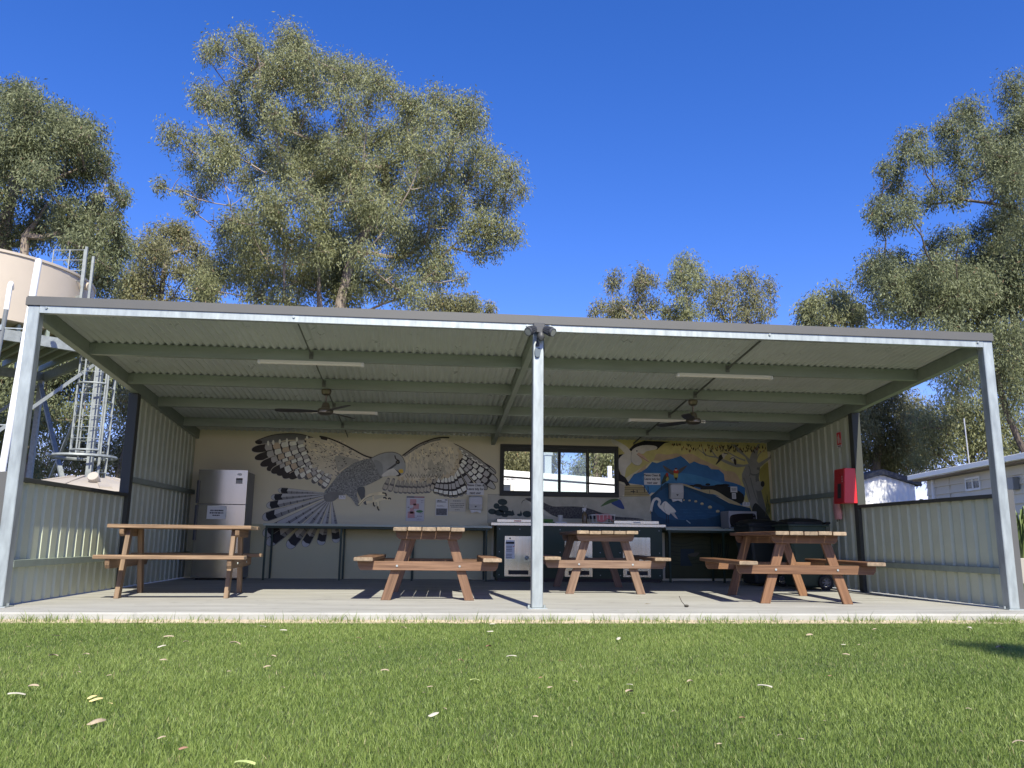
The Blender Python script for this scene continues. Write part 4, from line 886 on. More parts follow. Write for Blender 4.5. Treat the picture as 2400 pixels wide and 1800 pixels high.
for k in range(7):
    x = -.165 + k * .055; wr_.tube([(x, -.10, .02), (x * 1.08, -.115, .135)], .004, 5); wr_.tube([(x, .10, .02), (x * 1.08, .115, .135)], .004, 5); wr_.tube([(x, -.1, .02), (x, .1, .02)], .004, 5)
for x in (-.15, .15):
    for y in (-.09, .09): wr_.tube([(x, y, 0), (x, y, .02)], .006, 6)
wr_.build('wire_frame', WHITEP, rk)
cl = MB(); v, f = [], []
for i in range(13):
    for j in range(7):
        u, w_ = i / 12, j / 6
        v.append((-.10 + .24 * u, -.125 + .20 * w_, .14 + .012 * math.sin(9 * u + 3 * w_) - (.10 + .03 * math.sin(7 * u)) * max(0, .35 - w_) / .35))
for i in range(12):
    for j in range(6): k = i * 7 + j; f.append((k, k + 7, k + 8, k + 1))
cl.add(v, f, 0, True); tag(cl.build('tea_towel', mat('pink_cloth', (.60, .20, .20), .85), None, (1.66, 4.98, .8605)), 'pink tea towel draped over the white dish rack', 'cloth')
cp = thing('tumbler', 'clear plastic tumbler on the stainless bench', 'cup', (1.015, 4.98, .8565))
MB().lathe([(.03, .002), (.04, .125), (.037, .125), (.028, .006), (.001, .006)], n=16).build('wall', mat('frosted_plastic', (.52, .53, .50), .3), cp)
MB().lathe([(.001, 0), (.03, 0), (.03, .004)], n=16).build('base', MATS['frosted_plastic'], cp)
gb = thing('sponge_tray', 'green sponge in a shallow tray beside the tumbler', 'tray', (.83, 4.98, .8565))
MB().bb(-.10, .10, -.06, .06, .0, .018).build('tray', mat('green_plastic', (.07, .16, .04), .5), gb, bevel=.004)
MB().bb(-.085, .07, -.045, .045, .019, .062).build('sponge', mat('green_sponge', (.10, .20, .05), .9, bump=.3, bscale=90), gb, bevel=.008)
wt = tag(MB().bb(-.085, .085, -.06, .06, 0, .022).build('butter_dish', WHITEP, None, (1.0, 4.86, .8565), bevel=.005), 'low white dish in front of the tumbler', 'dish')
# microwave
mw = thing('microwave', 'silver microwave with dark door on the right counter', 'microwave', (3.85, 4.86, .8075))
MB().bb(-.225, .225, .0, .36, .012, .27).build('casing', mat('silver_paint', (.36, .36, .36), .4, .2), mw, bevel=.006)
dpoly = smooth([(-.20, .05), (-.205, .185), (-.10, .225), (.10, .235), (.19, .225), (.205, .14), (.19, .06), (.10, .045), (-.1, .04)], 4)
MB().prism([(a, -.006, b) for a, b in dpoly], (0, .006, 0)).build('door', mat('black_glass', (.008, .008, .009), .12), mw)
kn = MB()
for z in (.215, .165): kn.lathe([(.001, 0), (.016, 0), (.014, .012), (.001, .012)], (.17, -.007, z), 12, R=Matrix.Rotation(math.pi / 2, 3, 'X'))
kn.build('knob', DGREY, mw)
fo = MB()
for x in (-.2, .2):
    for y in (.05, .3): fo.lathe([(.015, 0), (.015, .013)], (x, y, 0), 8)
fo.build('foot', BLACK, mw)

# ------------------------------------------------------------------ things fixed to the back wall
WYF = YB - .018
def wpos(px, py): a, b = wall((px, py)); return a, b
def zoomp(o, x, y, s=.1989): return wall((o[0] + x * s, o[1] + y * s))
def rect(o, x0, y0, x1, y1):
    a = zoomp(o, x0, y0); b = zoomp(o, x1, y1); return (a[0] + b[0]) / 2, (a[1] + b[1]) / 2, b[0] - a[0], a[1] - b[1]
OB, OC, OA = (850, 990), (1420, 1000), (560, 990)
def cleannote(o, r, label):
    x, z, w, h = rect(o, *r)
    t = thing('tidy_notice', label, 'notice', (x, WYF, z))
    MB().bb(-w / 2, w / 2, -.0015, 0, -h / 2, h / 2).build('sheet', PAPER, t)
    text('wording', 'Please Clean &\nLeave tidy for\nnext user', .052, (0, -.003, .0), INK, t, sx=.88, bold=.0012)
    return t
cleannote(OB, (1228, 716, 1426, 856), 'tidy notice above the paper towel dispenser beside the hawk wing')
cleannote(OC, (445, 548, 640, 688), 'tidy notice on the painted blue water beside the pelican')
def dispenser(o, r, label):
    x, z, w, h = rect(o, *r)
    t = thing('towel_dispenser', label, 'dispenser', (x, WYF, z))
    m = MB(); m.prism([(-w / 2, 0, -h / 2), (-w / 2, -.10, -h / 2), (-w / 2, -.13, -h * .1), (-w / 2, -.125, h * .42), (-w / 2, -.09, h / 2), (-w / 2, 0, h / 2)], (w, 0, 0))
    m.build('cover', mat('dispenser_plastic', (.50, .50, .47), .4), t, bevel=.008)
    pa = MB().add([(-w * .42, -.07, -h / 2 + .01), (w * .42, -.07, -h / 2 + .01), (w * .42, -.085, -h / 2 - .055), (w * .1, -.08, -h / 2 - .025), (-w * .3, -.085, -h / 2 - .05)], [(0, 1, 2, 3, 4)]); pa.build('paper_tongue', PAPER, t)
    lg_ = MB().prism([(-.02, -.128, -h * .22), (.02, -.128, -h * .22), (0, -.128, -h * .34)], (0, -.003, 0)); lg_.build('emblem', DGREY, t)
    return t
dispenser(OB, (1250, 868, 1402, 1035), 'white paper towel dispenser below the tidy notice by the hawk')
dispenser(OC, (732, 670, 888, 855), 'white paper towel dispenser in the middle of the painted lagoon')
x, z, w, h = rect(OB, 518, 868, 722, 1165)
mp = thing('site_map', 'tall printed park map in pink and grey below the hawk wing', 'poster', (x, WYF, z))
MB().bb(-w / 2, w / 2, -.0015, 0, -h / 2, h / 2).build('sheet', mat('map_paper', (.50, .50, .50), .5), mp)
PK, GN = mat('map_pink', (.50, .27, .26), .6), mat('map_green', (.07, .20, .08), .6)
b = MB()
for (a, c, d, e) in ((-.3, .14, .05, .38), (-.12, -.02, .2, .2), (-.4, -.38, -.02, -.12), (-.28, -.2, -.08, .02)):
    b.bb(a * w, d * w, -.0022, -.0016, c * h, e * h)
b.build('map_area', PK, mp)
b = MB().lathe([(.001, 0), (.5, 0)], (.24 * w, -.0024, -.12 * h), 16, R=Matrix.Rotation(math.pi / 2, 3, 'X'))
b = MB().prism([(.24 * w + .19 * w * math.cos(k * .4), -.0022, -.11 * h + .055 * h * math.sin(k * .4)) for k in range(16)], (0, -.0006, 0)); b.build('map_oval', GN, mp)
b = MB().bb(-w / 2 + .004, -.02, -.0022, -.0016, h * .44, h * .485); b.build('map_heading', INK, mp)
b = MB().bb(-.02, w / 2 - .004, -.0022, -.0016, h * .44, h * .485); b.build('map_heading', mat('map_brown', (.28, .10, .07), .6), mp)
dashes(mp, [(.32, .3, .45, .02), (.24, .32, .42, .02), (-.3, .1, .4, .025), (-.36, -.35, .1, .02), (-.42, .1, .35, .02), (-.2, .25, .42, .015), (.05, -.42, -.33, .03)], w, h, mat('map_ink', (.16, .15, .17), .6))
x, z, w, h = rect(OB, 862, 902, 1000, 1100)
fl_ = thing('flyer', 'small black and white flyer right of the park map', 'poster', (x, WYF, z))
MB().bb(-w / 2, w / 2, -.0015, 0, -h / 2, h / 2).build('sheet', PAPER, fl_)
MB().bb(-w * .44, w * .44, -.0024, -.0016, -h * .47, -h * .07).build('picture', mat('flyer_photo', (.10, .105, .105), .5, 0, .6, 30, (1, 1, 3)), fl_)
dashes(fl_, [(.40, -.4, .0, .05), (.32, -.4, .35, .05), (.12, -.4, .1, .02), (.06, -.4, .2, .02)], w, h)
MB().bb(w * .24, w * .44, -.0024, -.0016, h * .42, h * .47).build('corner_mark', INK, fl_)
x, z, w, h = rect(OB, 1016, 905, 1212, 1052)
i_ = thing('information_sheet', 'wide cream information sheet between flyer and towel dispenser', 'notice', (x, WYF, z))
MB().bb(-w / 2, w / 2, -.0015, 0, -h / 2, h / 2).build('sheet', mat('cream_paper', (.55, .53, .43), .7), i_)
dashes(i_, [(.36, -.25, .2, .06), (.14, -.42, .42, .05), (.0, -.42, .42, .06), (-.14, -.36, .34, .06), (-.36, -.14, .14, .05)], w, h, mat('faded_ink', (.13, .13, .12), .7))
def outlet(o, r, label, n):
    x, z, w, h = rect(o, *r)
    t = thing('power_outlet', label, 'outlet', (x, WYF, z))
    MB().bb(-w / 2, w / 2, -.012, 0, -h / 2, h / 2).build('plate', WHITEP, t, bevel=.003)
    s = MB()
    for k in range(n):
        cx = (k - (n - 1) / 2) * w * .42; s.bb(cx - .012, cx - .008, -.0135, -.0122, -.01, .006).bb(cx + .008, cx + .012, -.0135, -.0122, -.01, .006).bb(cx - .01, cx + .01, -.015, -.0122, h * .22, h * .36)
    s.build('socket_slot', DGREY, t)
outlet(OA, (1180, 860, 1258, 908), 'white double power outlet below the painted hawk body', 2)
outlet(OC, (1608, 890, 1690, 938), 'white power outlet beside the painted tree trunk', 2)
x, z, w, h = rect(OC, 1462, 706, 1545, 775)
pn = paper('small_card', 'small white card pinned on the painted tree shade', 'notice', (x, WYF, z), w, h, PAPER, draw=lambda t: dashes(t, [(.1, -.35, .35, .12), (-.12, -.3, .3, .1)], w, h))
x, z, w, h = rect(OC, 1480, 782, 1530, 852)
pn = paper('narrow_card', 'narrow white card directly below the small white card', 'notice', (x, WYF, z), w, h, PAPER, draw=lambda t: dashes(t, [(.2, -.3, .3, .06), (0, -.3, .3, .06), (-.2, -.3, .3, .06)], w, h))

# ------------------------------------------------------------------ things on the right wall
sg = thing('fire_sign', 'small red fire equipment sign high on the right wall', 'sign', (4.536, 3.05, 1.985))
MB().bb(-.004, 0, -.066, .066, -.105, .105).build('plate', mat('white_sign_plate', (.66, .62, .60), .5), sg)
MB().bb(-.0055, -.0041, -.058, .058, -.072, .098).build('red_field', RED, sg)
q = MB()
q.prism([(-.006, .010, -.05), (-.006, .030, -.05), (-.006, .030, .035), (-.006, .022, .05), (-.006, .012, .05), (-.006, .006, .035)], (-.001, 0, 0)); q.bar((-.0065, .018, .05), (-.0065, -.004, .072), .001, .008); q.bar((-.0065, -.004, .07), (-.0065, -.008, .01), .001, .007)
q.prism([(-.006, -.02, -.05), (-.006, -.036, -.05), (-.006, -.04, -.02), (-.006, -.03, .02), (-.006, -.018, -.005)], (-.001, 0, 0)); q.build('flame_and_bottle', PAPER, sg)
MB().bb(-.0055, -.0041, -.045, .045, -.094, -.084).build('caption_bar', INK, sg)
ec = thing('extinguisher_cabinet', 'red fire extinguisher cabinet on the column above the right half wall', 'cabinet', (4.415, 2.62, 1.11))
m = MB(); m.prism([(-.095, 0, 0), (.084, 0, 0), (.084, 0, .45), (-.062, 0, .45)], (0, .27, 0)); m.build('box', RED, ec, bevel=.004)
ul = Vector((-.033, 0, -.45)).normalized()
R = Matrix.Rotation(math.atan2(.033, .45), 3, 'Y')
MB().box((-.083, .135, .225), (.006, .245, .425), R).build('door', mat('shaded_red_enamel', (.42, .012, .014), .35), ec, bevel=.002)  # same red enamel, darkened to paint in the shade on the door side
MB().box((-.090, .12, .16), (.004, .09, .19), R).build('window', BLACK, ec)
dd = MB().box((-.081, .14, .36), (.004, .10, .05), R)
dd.build('round_mark', MATS['shaded_red_enamel'], ec)
ww = MB()
for k in range(9): ww.box((-.0825 - (.30 - .035 * k) * 0 - .0, .045, .34 - k * .03), (.003, .022, .018), R)
for k, oo in enumerate([]): pass
ww.build('lettering', mat('pale_red_print', (.55, .30, .28), .5), ec)
bgm = bpy.data.materials.new('thin_pink_plastic')
bg_ = thing('plastic_bag', 'crumpled pink plastic bag hanging under the red cabinet', 'bag', (4.495, 3.08, 0))
m = MB(); v, f = [], []
rn = random.Random(5)
NA, NZ = 14, 9
for j in range(NZ):
    t = j / (NZ - 1); z = 1.235 - .32 * t; wy = .055 + .04 * math.sin(t * 2.2); wx = .012 + .022 * math.sin(t * 2.6)
    for k in range(NA):
        a = 2 * math.pi * k / NA; q = 1 + .18 * math.sin(3 * a + 5 * t) + rn.uniform(-.06, .06)
        v.append((-.036 + wx * math.cos(a) * q, wy * math.sin(a) * q, z))
for j in range(NZ - 1):
    for k in range(NA): a, b_ = j * NA + k, j * NA + (k + 1) % NA; f.append((a, b_, b_ + NA, a + NA))
m.add(v, f, 0, True); m.build('bag', mat('pink_plastic', (.60, .30, .28), .4), bg_)
hk = MB().tube([(.048, 0, 1.25), (-.05, 0, 1.25), (-.05, 0, 1.225)], .004, 6); hk.tube([(-.036, .02, .915), (-.036, .022, .885)], .006, 6); hk.tube([(-.036, -.03, .925), (-.036, -.032, .90)], .006, 6); hk.build('drawstring', BLACK, bg_)

# wheelie bins
def bin_(loc, rz, label, lidm, bodym):
    t = thing('wheelie_bin', label, 'bin', loc, rz, 'wheelie bins in the right corner')
    m = MB(); P0 = [(-.17, -.19), (.17, -.19), (.17, .19), (-.17, .19)]; P1 = [(-.27, -.25), (.25, -.25), (.25, .25), (-.27, .25)]
    v = [(a, b, .03) for a, b in P0] + [(a, b, .84) for a, b in P1]
    m.add(v, [(0, 3, 2, 1), (4, 5, 6, 7), (0, 1, 5, 4), (1, 2, 6, 5), (2, 3, 7, 6), (3, 0, 4, 7)]); m.build('body', bodym, t, bevel=.03)
    MB().bb(-.29, .27, -.27, .27, .815, .842).build('rim', bodym, t, bevel=.008)
    l = MB(); v, f = [], []
    for j, (s, z) in enumerate(((1.04, .845), (1.05, .87), (.9, .905), (.5, .925), (.05, .93))):
        for k in range(20):
            a = 2 * math.pi * k / 20; c, s_ = math.cos(a), math.sin(a); g = 1 / max(abs(c), abs(s_)) ** .75
            v.append((.29 * c * g * s * .86 - .01, .28 * s_ * g * s * .86, z))
    for j in range(4):
        for k in range(20): a, b = j * 20 + k, j * 20 + (k + 1) % 20; f.append((a, b, b + 20, a + 20))
    f.append(tuple(range(19, -1, -1))); l.add(v, f, 0, True); l.build('lid', lidm, t)
    MB().tube([(.27, -.18, .84), (.315, -.18, .865), (.315, .18, .865), (.27, .18, .84)], .016, 8).build('handle', lidm, t)
    for s in (-1, 1):
        w = MB(); RX = Matrix.Rotation(math.pi / 2, 3, 'X')
        w.lathe([(.06, -.022), (.092, -.022), (.10, -.012), (.10, .012), (.092, .022), (.06, .022)], (0, 0, 0), 20, R=RX)
        wo = w.build('wheel', mat('black_rubber', (.03, .03, .03), .8), t, (.19, s * .235, .10))
        h = MB(); h.lathe([(.001, -.015), (.022, -.018), (.024, .018), (.001, .018)], (0, 0, 0), 12, R=RX); h.lathe([(.056, -.016), (.062, -.016), (.062, .016), (.056, .016), (.056, -.016)], (0, 0, 0), 20, R=RX)
        for k in range(6): a = k * math.pi / 3; h.bar((.02 * math.cos(a), 0, .02 * math.sin(a)), (.058 * math.cos(a), 0, .058 * math.sin(a)), .02, .014, (0, 1, 0))
        h.build('rim', mat('grey_wheel_hub', (.20, .20, .20), .5), wo)
    MB().tube([(.19, -.25, .10), (.19, .25, .10)], .012, 8).build('axle', BLACK, t)
    return t
BINM = mat('bin_green_plastic', (.03, .05, .034), .5, 0, .05, 6)
bin_((3.98, 3.18, 0), 0, 'dark green wheelie bin with wheels towards the right wall', mat('bin_lid_black', (.012, .014, .013), .45), BINM)
bin_((3.72, 3.98, 0), math.radians(8), 'second dark wheelie bin tucked behind the green one', MATS['bin_lid_black'], mat('bin_dark_plastic', (.02, .025, .022), .5))

# ------------------------------------------------------------------ under the roof: fans, lights
def fan(loc, a0, label):
    t = thing('ceiling_fan', label, 'ceiling fan', loc, 0, 'ceiling fans')
    MB().lathe([(.001, 0), (.055, 0), (.062, -.02), (.05, -.06), (.022, -.075), (.001, -.075)], n=20).build('canopy', BRASS, t)
    MB().tube([(0, 0, -.07), (0, 0, -.17)], .011, 10).build('rod', BRASS, t)
    MB().lathe([(.012, -.15), (.038, -.165), (.048, -.20), (.052, -.225), (.085, -.235), (.095, -.26), (.092, -.285), (.06, -.305), (.001, -.31)], n=24).build('motor', BRASS, t)
    for k in range(3):
        a = math.radians(a0 + k * 120); R = Matrix.Rotation(a, 4, 'Z') @ Matrix.Rotation(math.radians(10), 4, 'X')
        b = MB().prism([(.06, -.022, -.003), (.16, -.045, -.003), (.30, -.062, -.003), (.52, -.058, -.003), (.575, -.04, -.003), (.585, 0, -.003), (.575, .04, -.003), (.52, .055, -.003), (.30, .055, -.003), (.16, .04, -.003), (.06, .022, -.003)], (0, 0, .006))
        o = b.build('blade', BLADE, t); o.matrix_local = Matrix.Translation((0, 0, -.265)) @ R
fan((-2.235, 2.268, zr(2.268) - .001), 182, 'antique brass ceiling fan above the grey-brown table and hawk')
fan((2.243, 2.268, zr(2.268) - .001), 2, 'antique brass ceiling fan with a blade pointing right, above the lagoon side')
def batten(x0, x1, y, label):
    z = zr(y)
    t = thing('batten_light', label, 'light fitting', ((x0 + x1) / 2, y + .03, z - .001), 0, 'unlit fluorescent battens')
    h = (x1 - x0) / 2
    MB().prism([(-h + .03, -.03, 0), (-h + .03, .03, 0), (-h + .03, .026, -.022), (-h + .03, .012, -.036), (-h + .03, -.012, -.036), (-h + .03, -.026, -.022)], (2 * h - .06, 0, 0)).build('diffuser', mat('batten_diffuser', (.66, .64, .56), .45), t)
    for s in (-1, 1):
        a, b = sorted((s * h, s * (h - .032))); MB().bb(a, b, -.033, .033, -.04, 0).build('end_cap', WHITEP, t, bevel=.006)
batten(-2.816, -1.714, 1.12, 'front left fluorescent batten above the grey-brown table')
batten(1.695, 2.788, 1.12, 'front right fluorescent batten above the table by the bins')
batten(-2.779, -1.694, 3.335, 'rear left fluorescent batten behind the ceiling fan over the hawk')
batten(1.696, 2.774, 3.335, 'rear right fluorescent batten behind the ceiling fan over the lagoon')
# floodlight with sensor on the middle post
fd = thing('floodlight', 'twin black spotlight with motion sensor on top of the middle post', 'floodlight', (0, -.048, 2.555))
MB().bb(-.055, .055, .0, .045, .012, .060).bb(-.04, .04, -.03, .02, -.045, .015).build('mount', DGREY, fd, bevel=.006)
for s in (-1, 1):
    d = Vector((s * .62, -.60, -.42)).normalized(); c = Vector((s * .052, -.03, -.012))
    R = d.to_track_quat('Z', 'Y').to_matrix()
    hmb = MB().lathe([(.001, -.01), (.026, -.01), (.032, .03), (.034, .075), (.041, .085), (.041, .105), (.036, .105)], c, 20, R=R)
    for k in range(14):
        a = 2 * math.pi * k / 14; p = R @ Vector((math.cos(a) * .033, math.sin(a) * .033, .0)); q = R @ Vector((math.cos(a) * .042, math.sin(a) * .042, .078)); hmb.bar(c + p, c + q, .003, .010)
    h = hmb.build('lamp_head', DGREY, fd)
    MB().lathe([(.001, .100), (.0355, .100), (.0355, .103), (.001, .104)], c, 20, R=R).build('lens', mat('lamp_lens', (.24, .25, .22), .2), h)
MB().lathe([(.001, .036), (.022, .030), (.036, 0), (.034, -.02), (.02, -.045), (.001, -.05)], (.012, -.03, -.075), 16).build('sensor', DGREY, fd)
pg = MB().tube([(-.01, .03, -.05), (-.015, .034, -.10), (-.012, .036, -.13)], .006, 8).lathe([(.001, .03), (.008, .028), (.018, 0), (.016, -.018), (.001, -.02)], (-.012, .034, -.14), 12)
pg.build('plug', DGREY, fd)
MB().prism([(-.034 + a, .046, -.185 + b) for a, b in smooth([(0, 0), (.05, 0), (.05, -.045), (.038, -.075), (.012, -.08), (0, -.06)], 4)], (0, -.02, 0)).build('socket_cover', mat('blue_grey_plastic', (.085, .11, .135), .5), fd)
MB().tube([(.03, .03, -.05), (.05, .055, -.10), (.056, .08, -.18), (.054, .12, -.35)], .005, 6).build('cable', BLACK, fd)
# dry leaf and twig on the slab
lf = MB().add([(-.035, 0, .004), (-.01, -.010, .010), (.035, .0, .004), (-.005, .011, .008)], [(0, 1, 2, 3)]); tag(lf.build('dry_leaf', mat('pale_dry_leaf', (.50, .42, .27), .7), None, (1.15, .55, 0.001)), 'pale dry leaf lying on the concrete in front of the third table', 'leaf')
tw = thing('twig', 'dark dry twig with a seed pod on the concrete edge', 'twig', (1.42, .22, .0))
MB().tube([(-.05, .02, .10), (-.03, .01, .05), (0, 0, .012)], .0035, 5).build('stem', mat('dark_twig', (.05, .045, .035), .8), tw)
MB().lathe([(.001, .0), (.018, .004), (.024, .013), (.016, .022), (.001, .024)], (.012, 0, 0), 10).build('pod', MATS['dark_twig'], tw)
# ------------------------------------------------------------------ water tank on its tower, left
TC = Vector((-10.95, 10.7, 0)); TR = 2.28
TANKM = mat('beige_tank_plastic', (.47, .405, .325), .5, 0, .05, 1.2)
PVC = mat('white_pvc', (.78, .78, .76), .35)
tk = thing('water_tank', 'large beige water tank raised on a steel tower', 'water tank', (TC.x, TC.y, 4.78))
MB().lathe([(.001, 0), (TR, 0), (TR, 1.33), (TR + .03, 1.34), (TR + .03, 1.39), (TR - .03, 1.41), (.3, 1.70), (.001, 1.72)], n=64).build('shell', TANKM, tk)
a = math.radians(-62)
so = Vector((math.cos(a), math.sin(a), 0))
MB().tube([so * (TR - .02) + Vector((0, 0, .78)), so * (TR + .12) + Vector((0, 0, .76))], .05, 12).build('outlet_stub', mat('brown_pipe', (.16, .09, .07), .5), tk)
MB().tube([(TR * math.cos(a + 1.0), TR * math.sin(a + 1.0), 1.2), (TR * math.cos(a + 1.0) + .18, TR * math.sin(a + 1.0) - .05, 1.16)], .09, 12).build('overflow_pipe', TANKM, tk)
tw = thing('tank_tower', 'galvanised steel tank tower with joisted deck, bracing and caged ladder', 'tower', (TC.x, TC.y, 0))
hs_ = 2.12; rz = math.radians(40)
def rp(x, y, z): return Vector((x * math.cos(rz) - y * math.sin(rz), x * math.sin(rz) + y * math.cos(rz), z))
cn = [(-hs_, -hs_), (hs_, -hs_), (hs_, hs_), (-hs_, hs_)]
STEEL_A = mat('aged_galvanised_steel', (.25, .27, .265), .55, .3, .2, 10)
dk = MB()
for k in range(16):
    q = -hs_ + (k + .5) * 2 * hs_ / 16; dk.bar(rp(q, -hs_, 4.69), rp(q, hs_, 4.69), .06, .14)
dk.build('joist', STEEL_D, tw)
pm = MB()
for i in range(4): pm.bar(rp(*cn[i], 4.50), rp(*cn[(i + 1) % 4], 4.50), .09, .22)
pm.build('girder', STEEL_A, tw)
for i, (lx, ly) in enumerate(cn):
    MB().bar(rp(lx * .96, ly * .96, -.15), rp(lx * .96, ly * .96, 4.40), .11, .11).build('leg', STEEL_A, tw)
for i in range(4):
    p, q = cn[i], cn[(i + 1) % 4]
    for s, (z0, z1) in enumerate(((.3, 4.3), (4.3, .3))): MB().bar(rp(p[0] * .95, p[1] * .95, z0) , rp(q[0] * .95, q[1] * .95, z1), .09 if s == 0 else .05, .06).build('brace', STEEL_A, tw)
# caged ladder
LX, LY = -8.13 - TC.x, 10.45 - TC.y
lad = MB()
for s in (-.19, .19): lad.bar((LX + .30, LY + s, .5), (LX + .30, LY + s, 5.2), .05, .02)
for k in range(15): lad.tube([(LX + .30, LY - .19, .7 + k * .3), (LX + .30, LY + .19, .7 + k * .3)], .013, 6)
lad.build('ladder', STEEL_A, tw)
cg = MB(); CRr = .36
for k in range(9):
    a = math.radians(40 + k * 35); cg.bar((LX + CRr * math.cos(a), LY + CRr * math.sin(a), 2.25), (LX + CRr * math.cos(a), LY + CRr * math.sin(a), 5.1), .03, .008)
for k in range(13):
    z = 2.35 + k * .235; n = 18; big = k in (0, 6, 12)
    cg.tube([(LX + CRr * math.cos(math.radians(40 + 280 * j / n)), LY + CRr * math.sin(math.radians(40 + 280 * j / n)), z) for j in range(n + 1)], .022 if big else .008, 6)
n = 24
cg.tube([(LX - .1 + .62 * math.cos(2 * math.pi * j / n), LY + .62 * math.sin(2 * math.pi * j / n), 2.22) for j in range(n + 1)], .035, 6)
cg.build('ladder_cage', STEEL_A, tw)
gd = MB()
GX = [(-9.28, 10.35), (-8.92, 10.3), (-8.60, 10.25)]
for x, y in GX: gd.bar((x - TC.x, y - TC.y, 5.9), (x - TC.x, y - TC.y, 6.72), .022, .022)
for z in (6.0, 6.24, 6.48, 6.71):
    for (xa, ya), (xb, yb) in zip(GX[:-1], GX[1:]): gd.tube([(xa - TC.x, ya - TC.y, z), (xb - TC.x, yb - TC.y, z)], .010, 6)
gd.bar((-8.56 - TC.x, 10.25 - TC.y, 4.7), (-8.56 - TC.x, 10.25 - TC.y, 6.78), .05, .05); gd.bar((-8.44 - TC.x, 10.35 - TC.y, 4.7), (-8.44 - TC.x, 10.35 - TC.y, 6.6), .05, .05)
gd.bar((-8.55 - TC.x, 10.25 - TC.y, 5.65), (-8.8 - TC.x, 10.4 - TC.y, 5.65), .06, .06)
gd.build('guard_rail', STEEL_A, tw)
pv = MB().tube([(-8.62, 8.02, 1.40), (-8.44, 8.02, 5.68)], .062, 12).tube([(-8.44, 8.02, 5.66), (-8.50, 8.15, 5.72), (-8.62, 8.4, 5.72)], .055, 12)
tag(pv.build('filler_pipe', PVC), 'white plastic pipe rising beside the left front post to the tank', 'pipe')
p2 = thing('level_pipe', 'thin dark pipe with white elbow on the tank side, left of the white pipe', 'pipe', (-9.05, 8.0, 0))
MB().tube([(-.02, 0, 1.0), (.16, 0, 4.72)], .04, 10).build('tube', mat('clear_grey_pipe', (.16, .17, .17), .2), p2)
MB().tube([(.16, 0, 4.70), (.17, 0, 5.15), (.13, .1, 5.24), (-.05, .5, 5.26)], .045, 10).build('elbow', PVC, p2)
for z in (2.55, 4.35):
    bk = MB(); bk.box((.02 + .05 * z / 3, 0, z), (.11, .11, .10)); bk.bar((.02 + .05 * z / 3, 0, z), (.56, .02, z), .02, .02)
    bk.build('bracket', STEEL, p2)
# low tank behind the left half wall
lt = thing('low_tank', 'low beige tank with domed lid seen over the left half wall', 'water tank', (-6.75, 7.25, -.15))
prof = [(1.45, 0), (1.45, 1.42), (1.47, 1.44), (1.44, 1.47), (.95, 1.60), (.45, 1.70), (.001, 1.74)]
MB().lathe(prof, n=48).build('shell', mat('tan_tank_plastic', (.36, .32, .27), .5, 0, .08, 1.5), lt)
rb = MB()
for k in range(12):
    a = 2 * math.pi * k / 12; rb.prism([Vector((math.cos(a) * r - math.sin(a) * w, math.sin(a) * r + math.cos(a) * w, z)) for r, w, z in ((1.40, -.09, 1.475), (1.40, .09, 1.475), (.35, .03, 1.715), (.35, -.03, 1.715))], (0, 0, .03))
rb.build('lid_rib', MATS['tan_tank_plastic'], lt)
hc = MB().lathe([(.085, -.06), (.085, .05), (.08, .06), (.001, .06)], (.38, -.90, 1.66), 20, R=Matrix.Rotation(math.radians(55), 3, 'X')); hc.build('inlet_cap', MATS['tan_tank_plastic'], lt)

# ------------------------------------------------------------------ cabins right and behind
CABW = mat('cream_weatherboard', (.62, .57, .46), .6, 0, .04, 2, obj_var=.03)
WHITEW = mat('white_painted_wall', (.76, .75, .72), .55, 0, .03, 2)
cb = thing('cabin', 'cream weatherboard cabin with white gutter beyond the right half wall', 'cabin', (12.866, 13.726, 0), math.radians(-10.7))
# local: wall face at x=0 looking to -x, running along -y from the far end
LN = 14.0
for k in range(11):
    z = .05 + k * .21
    MB().prism([(.012, .5, z), (-.030, .5, z), (.004, .5, z + .215), (.012, .5, z + .212)], (0, -LN, 0)).build('weatherboard', CABW, cb)
MB().bb(.014, 5.0, -LN + .5, .5, -.15, 2.36).build('wall', CABW, cb)
MB().prism([(-.30, .75, 2.47), (-.30, .75, 2.53), (2.5, .75, 2.95), (5.3, .75, 2.53), (5.3, .75, 2.47), (2.5, .75, 2.88)], (0, -LN - .3, 0)).build('roof', mat('pale_roof_sheet', (.55, .54, .52), .5), cb)
MB().bb(-.42, -.30, -LN + .4, .76, 2.40, 2.53).build('gutter', mat('white_gutter', (.85, .83, .74), .4), cb, bevel=.01)
MB().bb(-.30, .0, -LN + .5, .72, 2.36, 2.40).build('eave_lining', mat('brown_eave', (.20, .155, .12), .6), cb)
MB().bb(-.085, .02, -.05, .06, -.1, 2.36).build('downpipe', WHITEW, cb, bevel=.02)
MB().bb(-.03, -.005, -.95, -.92, 0, 2.34).build('cover_strip', CABW, cb)
def cwin(yc, w, z0, z1):
    f = MB(); 
    for a, b, c, d in ((yc - w / 2, yc + w / 2, z0, z0 + .05), (yc - w / 2, yc + w / 2, z1 - .05, z1), (yc - w / 2, yc - w / 2 + .05, z0 + .05, z1 - .05), (yc + w / 2 - .05, yc + w / 2, z0 + .05, z1 - .05), (yc - .03, yc + .03, z0 + .05, z1 - .05)): f.bb(-.04, .0, a, b, c, d)
    wf = f.build('window', WHITEW, cb)
    for s in (-1, 1):
        a, b = sorted((yc + s * .03, yc + s * (w / 2 - .05))); MB().bb(-.022, -.014, a, b, z0 + .05, z1 - .05).build('pane', mat('dark_window_glass', (.03, .04, .04), .08), wf)
cwin(-2.25, .78, 1.93, 2.26)
MB().bb(-.16, -.02, -4.40, -4.15, 1.82, 2.10).build('wall_lamp', mat('grey_lamp', (.25, .25, .23), .4), cb, bevel=.01)
